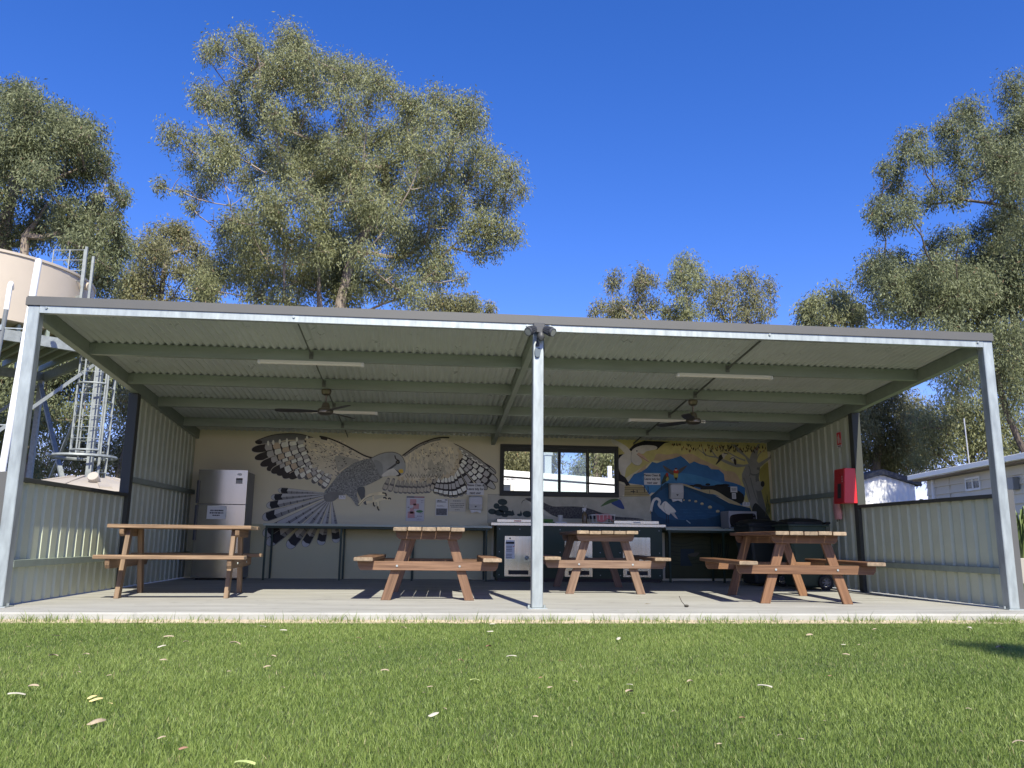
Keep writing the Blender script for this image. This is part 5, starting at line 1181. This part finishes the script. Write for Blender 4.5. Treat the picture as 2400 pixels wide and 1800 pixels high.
an = tag(MB().tube([(0, 0, 0), (-.03, 0, 1.40)], .016, 8).box((0, 0, .05), (.06, .06, .14)).build('aerial', mat('pale_metal', (.45, .45, .45), .4, .5), None, (13.43, 13.0, 2.58)), 'thin aerial mast on the cabin roof', 'aerial')
sh = thing('garden_shed', 'white sheet metal shed with dark gable roof beyond the right wall', 'shed', (14.19, 18.6, -.12))
m = MB(); v, f = [], []
n = 44
xs = [-1.15 + 2.3 * k / n for k in range(n + 1)]
for k, x in enumerate(xs):
    y = .022 * (1 if (k // 2) % 2 else 0); v += [(x, y, 0), (x, y, 2.70 + (1.15 - abs(x)) * .28)]
for k in range(n): f.append((2 * k, 2 * k + 2, 2 * k + 3, 2 * k + 1))
m.add(v, f).bb(-1.15, 1.15, .06, 3.4, 0, 2.70); m.build('wall', WHITEW, sh)
DR = mat('dark_blue_roof', (.03, .035, .045), .5)
for s in (-1, 1): MB().prism([(0, -.15, 3.03), (s * 1.32, -.15, 2.66), (s * 1.32, -.15, 2.83), (0, -.15, 3.20)], (0, 3.7, 0)).build('roof', DR, sh)
# white cabin behind the back window
bc = thing('white_cabin', 'bright white low cabin seen through the back window', 'cabin', (0, 12.0, -.15))
m = MB(); m.prism([(-5, 0, 0), (9, 0, 0), (9, 0, 1.72 + .02), (-5, 0, 2.46 + .10)], (0, 4, 0)); m.build('wall', WHITEW, bc)
m = MB(); m.prism([(-5.2, -.02, 2.69 - .07), (9.2, -.02, 1.845 - .07), (9.2, -.02, 1.97 - .06), (-5.2, -.02, 2.815 - .06)], (0, 4.2, 0)); m.build('roof_edge', WHITEW, bc)
fl = MB().tube([(1.72, .8, 2.3), (1.72, .8, 2.95), (1.66, .8, 3.02), (1.55, .8, 3.02)], .035, 8); fl.build('flue', PVC, bc)
MB().bb(1.88, 2.05, .7, .95, 2.3, 2.86).bb(1.85, 2.08, .67, .98, 2.86, 2.95).build('vent_box', mat('grey_vent', (.4, .41, .42), .5), bc)
MB().tube([(3.55, .8, 2.1), (3.55, .8, 2.62)], .055, 8).build('roof_pipe', PVC, bc)
MB().tube([(2.75, -.06, .1), (2.75, -.06, 1.62), (2.80, -.06, 1.68), (3.7, -.06, 1.66)], .028, 8).build('wall_pipe', mat('grey_conduit', (.22, .23, .23), .5), bc)
ao = thing('lean_to', 'small lean-to with corrugated awning beside the white cabin', 'lean-to', (.45, 10.6, -.15))
v, f = [], []
for k in range(41):
    x = -.6 + 1.07 * k / 40; z = .016 * math.cos(k * math.pi / 2); v += [(x, -.35, 2.04 + z), (x, .9, 2.16 + z)]
for k in range(40): f.append((2 * k, 2 * k + 2, 2 * k + 3, 2 * k + 1))
MB().add(v, f, 0, True).build('awning', mat('cream_sheet', (.55, .52, .44), .5), ao)
MB().bb(-.6, .44, 0, .8, 0, 1.96).build('wall', mat('grey_cream_board', (.40, .39, .34), .6), ao)
MB().bb(-.3, .12, -.02, 0, 1.62, 1.80).build('window', mat('olive_panel', (.16, .17, .08), .4), ao)
MB().bb(.33, .40, -.33, -.26, 0, 1.97).build('post', mat('cream_sheet', (.5, .5, .5)), ao)
# strappy plant in a planter at the far right
pl0 = thing('planter', 'low grey planter wall beyond the right front post', 'planter', (10.3, 7.2, -.15))
MB().bb(-.6, 1.4, -.3, .5, 0, .52).build('wall', mat('grey_block', (.33, .31, .29), .8, 0, .1, 5, bump=.2), pl0, bevel=.01)
def strappy(loc, h, n, label):
    t = thing('strappy_plant', label, 'plant', loc)
    m = MB(); rn = random.Random(21)
    for k in range(n):
        a = rn.uniform(0, 2 * math.pi); r = rn.uniform(.3, .62) * h; zt = rn.uniform(.55, 1.0) * h
        d = Vector((math.cos(a), math.sin(a), 0)); w = Vector((-d.y, d.x, 0)) * .017
        p = [Vector((0, 0, 0)) + d * .04, d * r * .35 + Vector((0, 0, zt * .75)), d * r * .75 + Vector((0, 0, zt)), d * r * 1.15 + Vector((0, 0, zt * .72))]
        v = []
        for i, q in enumerate(p): ww = w * (1, 1.1, .8, .1)[i]; v += [q - ww, q + ww]
        m.add(v, [(0, 1, 3, 2), (2, 3, 5, 4), (4, 5, 7, 6)])
    m.build('leaves', mat('strappy_leaf', (.10, .14, .045), .45, col2=(.15, .19, .06), scale=3), t)
    return t
strappy((10.15, 7.1, .37), 1.0, 70, 'green strappy plant at the right edge beside the post')

# ------------------------------------------------------------------ trees
BARK = mat('grey_brown_bark', (.17, .135, .11), .85, 0, .3, 3, (4, 4, 1), .5, 12, col2=(.27, .23, .195))
BARKP = mat('pale_gum_bark', (.36, .30, .245), .75, 0, .25, 2.5, (3, 3, .7), .25, 10, col2=(.24, .19, .155))
BARKD = mat('dark_brown_bark', (.075, .058, .046), .9, 0, .3, 3, (4, 4, 1), .5, 12, col2=(.13, .105, .085))
L_OLIVE = leafmat('grey_olive_leaf', (.125, .14, .065), (.385, .40, .21), trans=.42, dry=(.33, .24, .15))
L_DARK = leafmat('deep_green_leaf', (.09, .11, .055), (.29, .315, .17), trans=.4, dry=(.28, .19, .11))
L_WARM = leafmat('olive_gold_leaf', (.13, .135, .062), (.35, .34, .18), trans=.42, dry=(.36, .23, .12))
def mesh_np(name, co, loops, starts, totals, tint, m):
    me = bpy.data.meshes.new(name)
    me.vertices.add(len(co)); me.vertices.foreach_set('co', co.astype(np.float32).ravel())
    me.loops.add(len(loops)); me.loops.foreach_set('vertex_index', loops.astype(np.int32))
    me.polygons.add(len(starts)); me.polygons.foreach_set('loop_start', starts.astype(np.int32)); me.polygons.foreach_set('loop_total', totals.astype(np.int32))
    at = me.attributes.new('tint', 'FLOAT', 'POINT'); at.data.foreach_set('value', tint.astype(np.float32))
    me.materials.append(m); me.update(calc_edges=True)
    return me
def leaves(clumps, ll, dens, seed, spray=10, sig=.19, hang=.75, spread=1.32):
    rg = np.random.default_rng(seed); cos, tints = [], []
    for (cx, cy, cz, r) in clumps:
        r = max(r, .12); R = r * spread
        n = int(dens * 6.0 * r * r / (ll * ll)); ns = max(3, n // spray)
        d = rg.normal(size=(ns, 3)); d /= np.linalg.norm(d, axis=1)[:, None]
        rad = rg.random(ns) ** .42
        c = d * rad[:, None] * R; c[:, 2] = c[:, 2] * .82 + .08 * R
        # sprays sit more on the upper shell of the clump than on its underside
        keep = rg.random(ns) < np.clip(.82 + .35 * c[:, 2] / R, .5, 1); c = c[keep]; ns = len(c)
        if ns == 0: continue
        outw = c / (np.linalg.norm(c, axis=1)[:, None] + 1e-6)
        st = rg.normal(.48, .13, ns)
        p = np.repeat(c, spray, 0) + np.clip(rg.normal(size=(ns * spray, 3)), -1.7, 1.7) * min(sig, r * .5) * np.array([1, 1, 1.5])
        ow = np.repeat(outw, spray, 0)
        ax = np.array([0, 0, -hang]) + rg.normal(size=p.shape) * .48 + ow * .28
        ax /= np.linalg.norm(ax, axis=1)[:, None]
        s = np.cross(ax, rg.normal(size=p.shape)); s /= np.linalg.norm(s, axis=1)[:, None] + 1e-9
        L = ll * rg.uniform(.65, 1.3, len(p))[:, None]; w = L * rg.uniform(.11, .16, len(p))[:, None]
        nrm = np.cross(ax, s); bend = nrm * L * rg.uniform(-.12, .12, len(p))[:, None]
        base = p + np.array([cx, cy, cz])
        q = np.stack([base, base + ax * L * .45 + s * w + bend, base + ax * L, base + ax * L * .5 - s * w + bend], 1)
        cos.append(q.reshape(-1, 3))
        t = np.clip(np.repeat(st, spray) + rg.normal(0, .10, len(p)), 0, .93)
        t[rg.random(len(p)) < .012] = 1.0
        tints.append(np.repeat(t, 4))
    co = np.concatenate(cos); n = len(co) // 4
    return co, np.arange(n * 4), np.arange(n) * 4, np.full(n, 4), np.concatenate(tints), n
NLEAF = 0
def tree(label, base, trunks, clumps, m, bark, ll=.15, dens=26, seed=1, r0=.03, twigs=4, group=None, name='gum_tree', spray=10, extra=1, spread=1.32, shoots=1, shoot_len=.5, twig_bark=None):
    """trunks: polylines from the ground up; limbs grow from them to every leaf clump, then twigs, then leaves"""
    global NLEAF
    rn = random.Random(seed)
    clumps = list(clumps) + [(c[0] + rn.gauss(0, .75) * c[3], c[1] + rn.gauss(0, 1.2) * c[3], c[2] + rn.gauss(-.1, .6) * c[3], c[3] * rn.uniform(.45, .85)) for c in clumps for _ in range(extra)]
    t = thing(name, label, 'tree', base, rn.uniform(0, .01), group)
    B = Vector(base)
    nodes, par, paths = [], [], []
    for tk_ in trunks:
        pts = [Vector(p) for p in tk_]
        fine = []
        for a, b in zip(pts[:-1], pts[1:]):
            k = max(2, int((b - a).length / .7))
            for j in range(k): fine.append(a.lerp(b, j / k) + Vector((rn.uniform(-.05, .05), rn.uniform(-.05, .05), 0)))
        fine.append(pts[-1])
        idx = []
        for i, p in enumerate(fine):
            nodes.append(p); par.append(idx[-1] if idx else -1); idx.append(len(nodes) - 1)
        paths.append(idx)
    ntr = len(nodes)
    cl = [(Vector(c[:3]), c[3]) for c in clumps]
    def dist0(c): return min((c[0] - nodes[i]).length for i in range(ntr))
    cl.sort(key=dist0)
    ends = []
    for c, r in cl:
        arr = np.array([tuple(p) for p in nodes]); d = arr - np.array(tuple(c))
        cost = np.linalg.norm(d, axis=1) + 1.1 * np.maximum(0, d[:, 2] + .15) + .25 * np.hypot(d[:, 0], d[:, 1])
        i = int(cost.argmin()); a = nodes[i]; L = (c - a).length
        k = max(2, int(L / .55)); ctrl = a.lerp(c, .5) + Vector((0, 0, -.10 * L)) + Vector((rn.uniform(-.1, .1), rn.uniform(-.1, .1), rn.uniform(-.06, .1))) * L
        idx = [i]
        for j in range(1, k + 1):
            u = j / k; p = a * (1 - u) ** 2 + ctrl * 2 * u * (1 - u) + c * u * u
            if j < k: p += Vector((rn.uniform(-1, 1), rn.uniform(-1, 1), rn.uniform(-1, 1))) * .045
            nodes.append(p); par.append(idx[-1]); idx.append(len(nodes) - 1)
        paths.append(idx); ends.append(idx[-1])
    load = [0.0] * len(nodes)
    for e, (c, r) in zip(ends, cl):
        i = e
        while i >= 0: load[i] += max(.2, r * 2.2); i = par[i]
    rad = [max(.019, r0 * l ** .62) for l in load]
    tm, bm_ = MB(), MB()
    for q, idx in enumerate(paths):
        pts = [nodes[i] - B for i in idx]; rs = [rad[i] for i in idx]
        if q >= len(trunks): rs[0] = min(rs[0], rs[1] * 1.3)
        else:
            rs = [max(x, rs[0] * (1 - .75 * j / len(rs))) for j, x in enumerate(rs)]; rs[0] *= 1.25
        (tm if q < len(trunks) else bm_).tube(pts, rs, 9 if q < len(trunks) else (6 if rs[0] > .05 else 4), cap=False)
    for e, (c, r) in zip(ends, cl):
        for k in range(twigs):
            d = Vector((rn.gauss(0, 1), rn.gauss(0, 1), rn.gauss(.35, .8))).normalized() * r * rn.uniform(.6, 1.0)
            md = d * .5 + Vector((rn.uniform(-.1, .1), rn.uniform(-.1, .1), rn.uniform(-.05, .15))) * r
            bm_.tube([nodes[e] - B, nodes[e] - B + md, nodes[e] - B + d], [rad[e] * .8, .017, .009], 3, cap=False)
    for q in range(len(trunks), len(paths)):
        for i in paths[q][1:-1]:
            for _ in range(shoots):
                p = nodes[i] - B; d = Vector((rn.gauss(0, 1), rn.gauss(0, .8), rn.gauss(.45, .6))).normalized() * rn.uniform(.35, 1.0) * shoot_len
                k = p + d * .5 + Vector((rn.uniform(-.12, .12), rn.uniform(-.12, .12), rn.uniform(-.1, .06))) * shoot_len
                bm_.tube([p, k, p + d + Vector((0, 0, .06))], [min(rad[i] * .7, .026), .016, .008], 3, cap=False)
    tm.build('trunk', bark, t)
    bm_.build('branches', twig_bark or bark, t)
    loc = [(c[0] - B.x, c[1] - B.y, c[2] - B.z, c[3]) for c in clumps]
    co, lo, stt, tot, ti, n = leaves(loc, ll, dens, seed, spray, spread=spread)
    NLEAF += n
    link('crown', mesh_np('crown', co, lo, stt, tot, ti, m), t)
    return t
G0 = -.16
tree('huge spreading gum tree towering behind the shelter roof', (-4.9, 22.6, G0), [[(-5.0, 22.6, G0), (-5.05, 22.6, 5), (-5.25, 22.6, 9.0), (-5.45, 22.5, 11.3), (-5.3, 22.4, 13.2)], [(-4.6, 22.8, G0), (-4.75, 22.8, 6), (-4.55, 22.9, 9.5), (-4.2, 23.0, 11.6), (-3.3, 23.2, 13.2)]], TREES['main'], L_OLIVE, BARK, .135, 24, 1, .0115, 9, extra=0, spread=1.16, shoots=2, shoot_len=.8, twig_bark=BARKP)
tree('tall dense gum tree with tan limbs above the tank', (-14.4, 18.6, G0), [[(-14.3, 18.6, G0), (-14.2, 18.6, 6), (-14.0, 18.6, 10.0), (-13.5, 18.6, 11.2)], [(-14.9, 18.9, G0), (-14.8, 18.9, 7), (-14.75, 18.8, 11.0), (-14.6, 18.7, 12.6)]], TREES['left'], L_DARK, BARKP, .13, 23, 2, .017, 5)
tree('smaller gum tree between the tank tree and the huge gum', (-14.5, 32.6, G0), [[(-14.5, 32.6, G0), (-14.45, 32.6, 8), (-14.4, 32.6, 12.4), (-14.3, 32.6, 14.2)]], TREES['leftmid'], L_WARM, BARK, .17, 20, 3, .017, 5)
tree('big gum tree with a long pale limb at the right edge', (16.8, 14.6, G0), [[(16.9, 14.6, G0), (16.6, 14.6, 2.6), (15.9, 14.6, 4.4), (15.5, 14.6, 6.6)], [(17.2, 14.8, G0), (17.1, 14.8, 4), (16.6, 14.7, 7.2), (16.2, 14.6, 9.3)]], TREES['right'], L_DARK, BARKD, .11, 27, 4, .0105, 6, extra=0, spread=1.22)
tree('low leafy gum just above the roof, left of the big right tree', (12.5, 20.0, G0), [[(12.5, 19.6, G0), (12.3, 19.6, 5), (12.0, 19.6, 7.4)]], TREES['rightlow'], L_OLIVE, BARK, .15, 28, 5, .022)
tree('far gum tree with two tufted limbs above the roof', (10.6, 32.6, G0), [[(10.6, 32.6, G0), (10.5, 32.6, 9), (10.2, 32.6, 11.8), (9.6, 32.6, 12.9)]], TREES['fara'], L_WARM, BARKP, .17, 20, 6, .018, 3, extra=0, spread=1.12)
tree('far gum tree with a single tall narrow crown', (12.3, 32.6, G0), [[(12.3, 32.6, G0), (12.3, 32.6, 10), (12.25, 32.6, 13.8)]], TREES['farb'], L_OLIVE, BARKP, .17, 20, 7, .018, 3, extra=0, spread=1.12)
tree('far gum tree with a broad lumpy crown, rightmost of the distant trees', (15.3, 33.6, G0), [[(15.3, 33.6, G0), (15.2, 33.6, 9), (15.0, 33.6, 13.0)], [(15.9, 33.6, G0), (16.0, 33.6, 9), (16.0, 33.6, 13.0)]], TREES['farc'], L_WARM, BARK, .17, 20, 8, .018, 3, extra=0, spread=1.12)
tree('yellow-green treetop just showing over the middle of the roof', (2.2, 38.6, G0), [[(2.2, 38.6, G0), (2.2, 38.6, 12), (2.3, 38.6, 14.0)]], TREES['fard'], L_WARM, BARK, .2, 26, 9, .022, 3)
tree('shadowy gum tree behind the ladder tower', (-11.9, 16.6, G0), [[(-12.3, 16.6, G0), (-12.2, 16.6, 3), (-11.9, 16.6, 5.6)]], TREES['openleft'], L_DARK, BARK, .14, 22, 10, .024, 5)
tree('sunlit olive gum tree seen past the left middle column', (-14.2, 26.6, G0), [[(-13.6, 26.6, G0), (-13.4, 26.6, 3), (-12.8, 26.6, 6)], [(-14.5, 26.4, G0), (-14.6, 26.5, 3), (-15.2, 26.5, 5)]], TREES['openleftb'], L_WARM, BARK, .14, 18, 11, .022, 6)
tree('bushy olive tree filling the gap above the shed', (17.6, 24.6, G0), [[(17.6, 24.6, G0), (17.5, 24.6, 3.5), (17.9, 24.6, 6.8)]], TREES['openright'], L_WARM, BARK, .14, 20, 12, .02, 6)
tree('darker tree behind the cabin roof and aerial', (19.0, 20.6, G0), [[(19.0, 20.6, G0), (18.9, 20.6, 4), (18.6, 20.6, 6)]], TREES['openrightb'], L_OLIVE, BARK, .14, 20, 13, .03, 5)
tree('green tree showing in the left pane of the back window', (2.7, 26.6, G0), [[(2.7, 26.6, G0), (2.7, 26.6, 4)]], TREES['win'], L_WARM, BARK, .15, 30, 14, .03, 4)
tree('tree with dark trunks showing in the right pane of the back window', (6.3, 28.6, G0), [[(6.0, 28.4, G0), (6.0, 28.4, 6)], [(6.4, 28.2, G0), (6.5, 28.2, 6)]], TREES['winb'], L_OLIVE, BARK, .15, 26, 15, .06, 4)
# a wattle-sized tree on the lawn behind the photographer; its crown throws the patch of shade on the right of the lawn
rn = random.Random(9)
shade = []
for k in range(24):
    u = rn.uniform(0, 1); gx, gy = 2.85 + 3.4 * u, -2.62 + .55 * u + rn.uniform(-.32, .32) * (.3 + u)
    zt = rn.uniform(7.6, 8.6); tt = zt / S.z
    shade.append((gx + S.x * tt, gy + S.y * tt, zt, .22 + .22 * u * rn.uniform(.6, 1.2)))
tree('slim tree on the lawn whose crown shades the right of the grass', (6.6, -10.9, G0), [[(6.6, -10.9, G0), (6.4, -10.9, 4), (5.6, -10.9, 6.6)]], shade, L_DARK, BARK, .15, 13, 16, .02, 3)
# far bush line that closes the horizon behind everything
rg = np.random.default_rng(5)
far = []
for k in range(90):
    a = math.radians(rg.uniform(-58, 62)); d = rg.uniform(62, 80); far.append((math.sin(a) * d, math.cos(a) * d - 7, rg.uniform(.5, 3.6), rg.uniform(1.3, 2.2)))
co, lo, stt, tot, ti, n = leaves(far, .55, 6, 31, 8, .6, .4)
tag(link('distant_bush', mesh_np('distant_bush', co, lo, stt, tot, ti, L_OLIVE)), kind='stuff')

# ------------------------------------------------------------------ grass
GRASS = leafmat('grass_blade', (.078, .135, .022), (.285, .36, .095), rough=.5, trans=.35, dry=(.38, .33, .17))
rg = np.random.default_rng(77)
def blades(x, y, h, w, lean):
    n = len(x); a = rg.uniform(0, 2 * np.pi, n); s = np.stack([np.cos(a), np.sin(a), np.zeros(n)], 1)
    b = rg.uniform(0, 2 * np.pi, n); l = np.stack([np.cos(b), np.sin(b), np.zeros(n)], 1) * (lean * h)[:, None]
    base = np.stack([x, y, np.full(n, -.082)], 1); upv = np.array([0, 0, 1.0])
    mid = base + l * .35 + upv * (h * .6)[:, None]; tip = base + l + upv * h[:, None]
    w2 = s * (w / 2)[:, None]
    co = np.stack([base - w2, base + w2, mid + w2 * .8, mid - w2 * .8, tip], 1)
    return co.reshape(-1, 3), n
cos, tn = [], []
def strip(d0, d1, dens, h0, h1, w):
    y0, y1 = CAM.y + d0, CAM.y + d1
    xw0, xw1 = -1.6 - d1 * .74, -.4 + d1 * .90
    n = int((xw1 - xw0) * (y1 - y0) * dens)
    x = rg.uniform(xw0, xw1, n); y = rg.uniform(y0, y1, n)
    k = y < -.455; x, y = x[k], y[k]; n = len(x)
    pt = np.sin(x * 2.3 + 1.3 * np.sin(y * 1.7)) * .5 + np.sin(y * 3.1 + x * .9) * .3 + np.sin(x * 7.1 - y * 5.3) * .25
    h = rg.uniform(h0, h1, n) * (1 + .16 * pt); co, n = blades(x, y, h, rg.uniform(.6, 1.2, n) * w, rg.uniform(.1, .9, n))
    t = np.clip(.46 + .15 * pt + rg.normal(0, .22, n), 0, .9); t[rg.random(n) < .018] = rg.uniform(.94, 1)
    if d0 < 4: cos.append(co); tn.append(np.repeat(t, 5))
    else: far_co.append(co.reshape(-1, 5, 3)[:, [0, 1, 4]].reshape(-1, 3)); far_tn.append(np.repeat(t, 3))      # beyond four metres one triangle is a blade
far_co, far_tn = [], []
strip(1.7, 2.9, 21000, .014, .034, .0028)
strip(2.9, 4.2, 16000, .013, .031, .0032)
strip(4.2, 5.6, 12000, .012, .028, .0046)
strip(5.6, 6.94, 10500, .012, .027, .0056)
n = 26000; x = rg.uniform(4.84, 9.5, n); y = rg.uniform(-.5, 5.5, n)
co, n = blades(x, y, rg.uniform(.014, .035, n), np.full(n, .007), rg.uniform(.1, .9, n)); far_co.append(co.reshape(-1, 5, 3)[:, [0, 1, 4]].reshape(-1, 3)); far_tn.append(np.repeat(np.clip(rg.normal(.46, .2, n), 0, .93), 3))
# longer tufts along the slab edge
n = 1700; cx = rg.uniform(-5, 5.4, 90); x = np.concatenate([rg.choice(cx, n) + rg.normal(0, .06, n), rg.uniform(-6, 6.5, 900)]); y = -.47 - np.abs(rg.normal(0, .035, len(x)))
co, n = blades(x, y, rg.uniform(.028, .085, len(x)) * np.where(rg.random(len(x)) < .06, 1.5, 1), np.full(len(x), .005), rg.uniform(.1, .8, len(x))); cos.append(co); tn.append(np.repeat(np.clip(rg.normal(.5, .18, n), 0, .95), 5))
co = np.concatenate(cos); n = len(co) // 5
i5 = np.arange(n)[:, None] * 5
lo = np.concatenate([i5 + np.array([[0, 1, 2, 3]]), i5 + np.array([[3, 2, 4]])], 1).ravel()
fc = np.concatenate(far_co); nf = len(fc) // 3
lo = np.concatenate([lo, len(co) + np.arange(nf * 3)]); co = np.concatenate([co, fc]); tn += far_tn
tot = np.concatenate([np.tile([4, 3], n), np.full(nf, 3)]); stt = np.concatenate([[0], np.cumsum(tot)[:-1]])
tag(link('grass', mesh_np('grass', co, lo, stt, tot, np.concatenate(tn), GRASS)), kind='stuff')
print("leaves", NLEAF, "blades", n)
# bare sandy strip at the foot of the slab
ss = MB(); v, f = [], []
for k in range(61):
    x = -5.2 + k * .18; v += [(x, -.455, -.052), (x, -.50 - .05 * abs(math.sin(k * 1.7)), -.074)]
for k in range(60): f.append((2 * k, 2 * k + 1, 2 * k + 3, 2 * k + 2))
tag(ss.add(v, f).build('soil_strip', mat('pale_sand', (.40, .33, .23), .95, 0, .3, 14, bump=.6, bscale=40)), kind='structure')

# ------------------------------------------------------------------ fallen leaves on the lawn
LV = [(-2.671, -1.607, 0.071, 1), (-2.559, -2.115, 0.056, 0), (-2.485, -1.882, 0.039, 1), (-2.167, -1.95, 0.068, 1), (-2.187, -0.971, 0.046, 0), (-1.996, -1.22, 0.053, 0), (-3.025, -2.47, 0.051, 1), (-3.311, -2.126, 0.023, 1), (-2.86, -2.454, 0.039, 1), (-2.377, -2.679, 0.041, 1), (-1.79, -2.924, 0.04, 1), (-2.649, -3.071, 0.022, 1), (-2.468, -3.185, 0.029, 1), (-2.686, -3.455, 0.054, 1), (-2.664, -3.65, 0.067, 0), (-2.338, -3.719, 0.044, 2), (-2.301, -3.778, 0.056, 2), (-2.212, -3.87, 0.021, 2), (-2.139, -4.196, 0.068, 1), (-1.839, -4.448, 0.03, 1), (-1.727, -4.6, 0.029, 3), (-1.5, -4.787, 0.067, 4), (-3.379, -1.621, 0.06, 5), (-1.827, -2.527, 0.035, 1), (-1.605, -3.535, 0.02, 1), (-1.944, -3.073, 0.019, 1), (-0.463, -0.782, 0.049, 0), (-0.522, -1.344, 0.05, 0), (-1.147, -1.034, 0.046, 1), (-1.261, -2.156, 0.019, 1), (-0.592, -2.142, 0.053, 3), (-0.497, -2.606, 0.059, 0), (-0.245, -2.778, 0.025, 3), (-1.185, -3.056, 0.047, 1), (-0.96, -3.548, 0.028, 1), (-0.985, -3.693, 0.02, 1), (-0.751, -3.392, 0.051, 4), (-0.047, -3.541, 0.028, 0), (-0.089, -3.699, 0.068, 1), (-0.949, -4.146, 0.046, 0), (-0.904, -4.031, 0.018, 1), (-0.569, -4.193, 0.023, 1), (0.32, -1.761, 0.05, 0), (-0.424, -3.588, 0.028, 1), (-0.429, -3.313, 0.022, 3), (-0.022, -4.133, 0.024, 1), (-0.148, -4.156, 0.018, 1), (-0.789, -2.735, 0.034, 3), (-0.281, -3.43, 0.025, 1), (-1.422, -1.722, 0.036, 3), (1.79, -1.512, 0.062, 1), (1.742, -2.094, 0.03, 0), (1.523, -2.543, 0.046, 1), (3.336, -1.073, 0.074, 0), (2.723, -2.253, 0.075, 1), (0.269, -3.446, 0.062, 1), (0.571, -3.602, 0.067, 0), (0.205, -4.258, 0.029, 3), (1.024, -3.324, 0.019, 3), (0.281, -4.586, 0.021, 1), (0.232, -4.526, 0.021, 1), (-0.021, -4.634, 0.018, 1), (1.194, -4.138, 0.025, 1), (1.002, -4.669, 0.047, 1), (2.193, -2.383, 0.024, 1), (1.848, -2.096, 0.02, 1), (0.752, -4.999, 0.043, 3), (2.5, -1.134, 0.036, 1), (0.495, -4.327, 0.014, 1)]
LM = [mat('bleached_leaf', (.42, .39, .31), .7, 0, .15, 20), mat('tan_leaf', (.34, .27, .185), .75, 0, .2, 20), mat('yellow_leaf', (.55, .46, .20), .7, 0, .2, 20), mat('rusty_leaf', (.26, .14, .09), .7, 0, .2, 20), mat('green_yellow_leaf', (.36, .42, .15), .6, 0, .2, 20), mat('dark_stick', (.05, .04, .03), .9)]
LT = ['bleached white gum leaf curled on the lawn', 'tan dry gum leaf lying on the lawn', 'yellow gum leaf in the pair on the left of the lawn', 'rusty brown gum leaf on the lawn', 'fresh yellow-green leaf near the front of the lawn', 'short dark stick lying on the left of the lawn']
protos = {}
rn = random.Random(4)
UNIQUE = {14: 'long white leaf at the far left of the lawn', 15: 'upper leaf of the yellow pair on the left of the lawn', 16: 'lower leaf of the yellow pair on the left of the lawn', 17: 'small yellow leaf scrap just right of the yellow pair', 18: 'large pale brown leaf in front of the yellow pair', 20: 'upright rusty leaf sliver in the left foreground of the lawn', 21: 'broad fresh yellow-green leaf at the front edge of the lawn',
          31: 'bright white leaf in line with the middle post', 36: 'thin curved yellow-green leaf left of the bright white leaf', 39: 'plump pale leaf alone in the middle foreground', 53: 'white leaf close to the slab below the right half wall', 54: 'tan leaf beside the tree shadow on the right', 55: 'round pale tan leaf right of the middle of the lawn', 56: 'pointed white leaf right of the round pale tan leaf', 57: 'rusty leaf in front of the pointed white leaf', 63: 'long pale leaf at the right edge of the lawn', 66: 'brown leaf in the bottom right corner of the lawn'}
for li, (x, y, w, k) in enumerate(LV):
    v_ = rn.randrange(4)
    if (k, v_) not in protos:
        m = MB(); N = 7; v, f = [], []; cv_ = rn.uniform(.05, .22); tw_ = rn.uniform(-.5, .5); wd = rn.uniform(.13, .22)
        for i in range(N):
            u = i / (N - 1) - .5; hw = wd * math.sqrt(max(.004, 1 - (2 * u) ** 2)) * (1.1 - u * .5); z = .12 - cv_ * (2 * u) ** 2 * .8
            yy = .10 * math.sin(u * 3 + tw_)
            v += [(u, yy - hw, z - .07 + tw_ * u * .2), (u, yy, z), (u, yy + hw, z - .09 - tw_ * u * .2)]
        for i in range(N - 1):
            for j in (0, 1): a = i * 3 + j; f.append((a, a + 3, a + 4, a + 1))
        if k == 5: m.bar((-.5, 0, .1), (.5, .05, .14), .05, .05)
        else: m.add(v, f, 0, True)
        protos[(k, v_)] = m.mesh('fallen_leaf', LM[k])
    o = link('fallen_leaf', protos[(k, v_)], None, (x, y, -.054 + .004 * rn.random()), (rn.uniform(.15, .5), rn.uniform(-.15, .15), rn.uniform(-.7, .7) + (math.pi if rn.random() < .5 else 0)))
    if k == 5: o.name = 'fallen_stick'
    sc = w * .95; o.scale = (sc, sc, sc * 1.0)
    tag(o, UNIQUE.get(li, LT[k]), 'stick' if k == 5 else 'leaf', 'dry gum leaves scattered on the lawn')
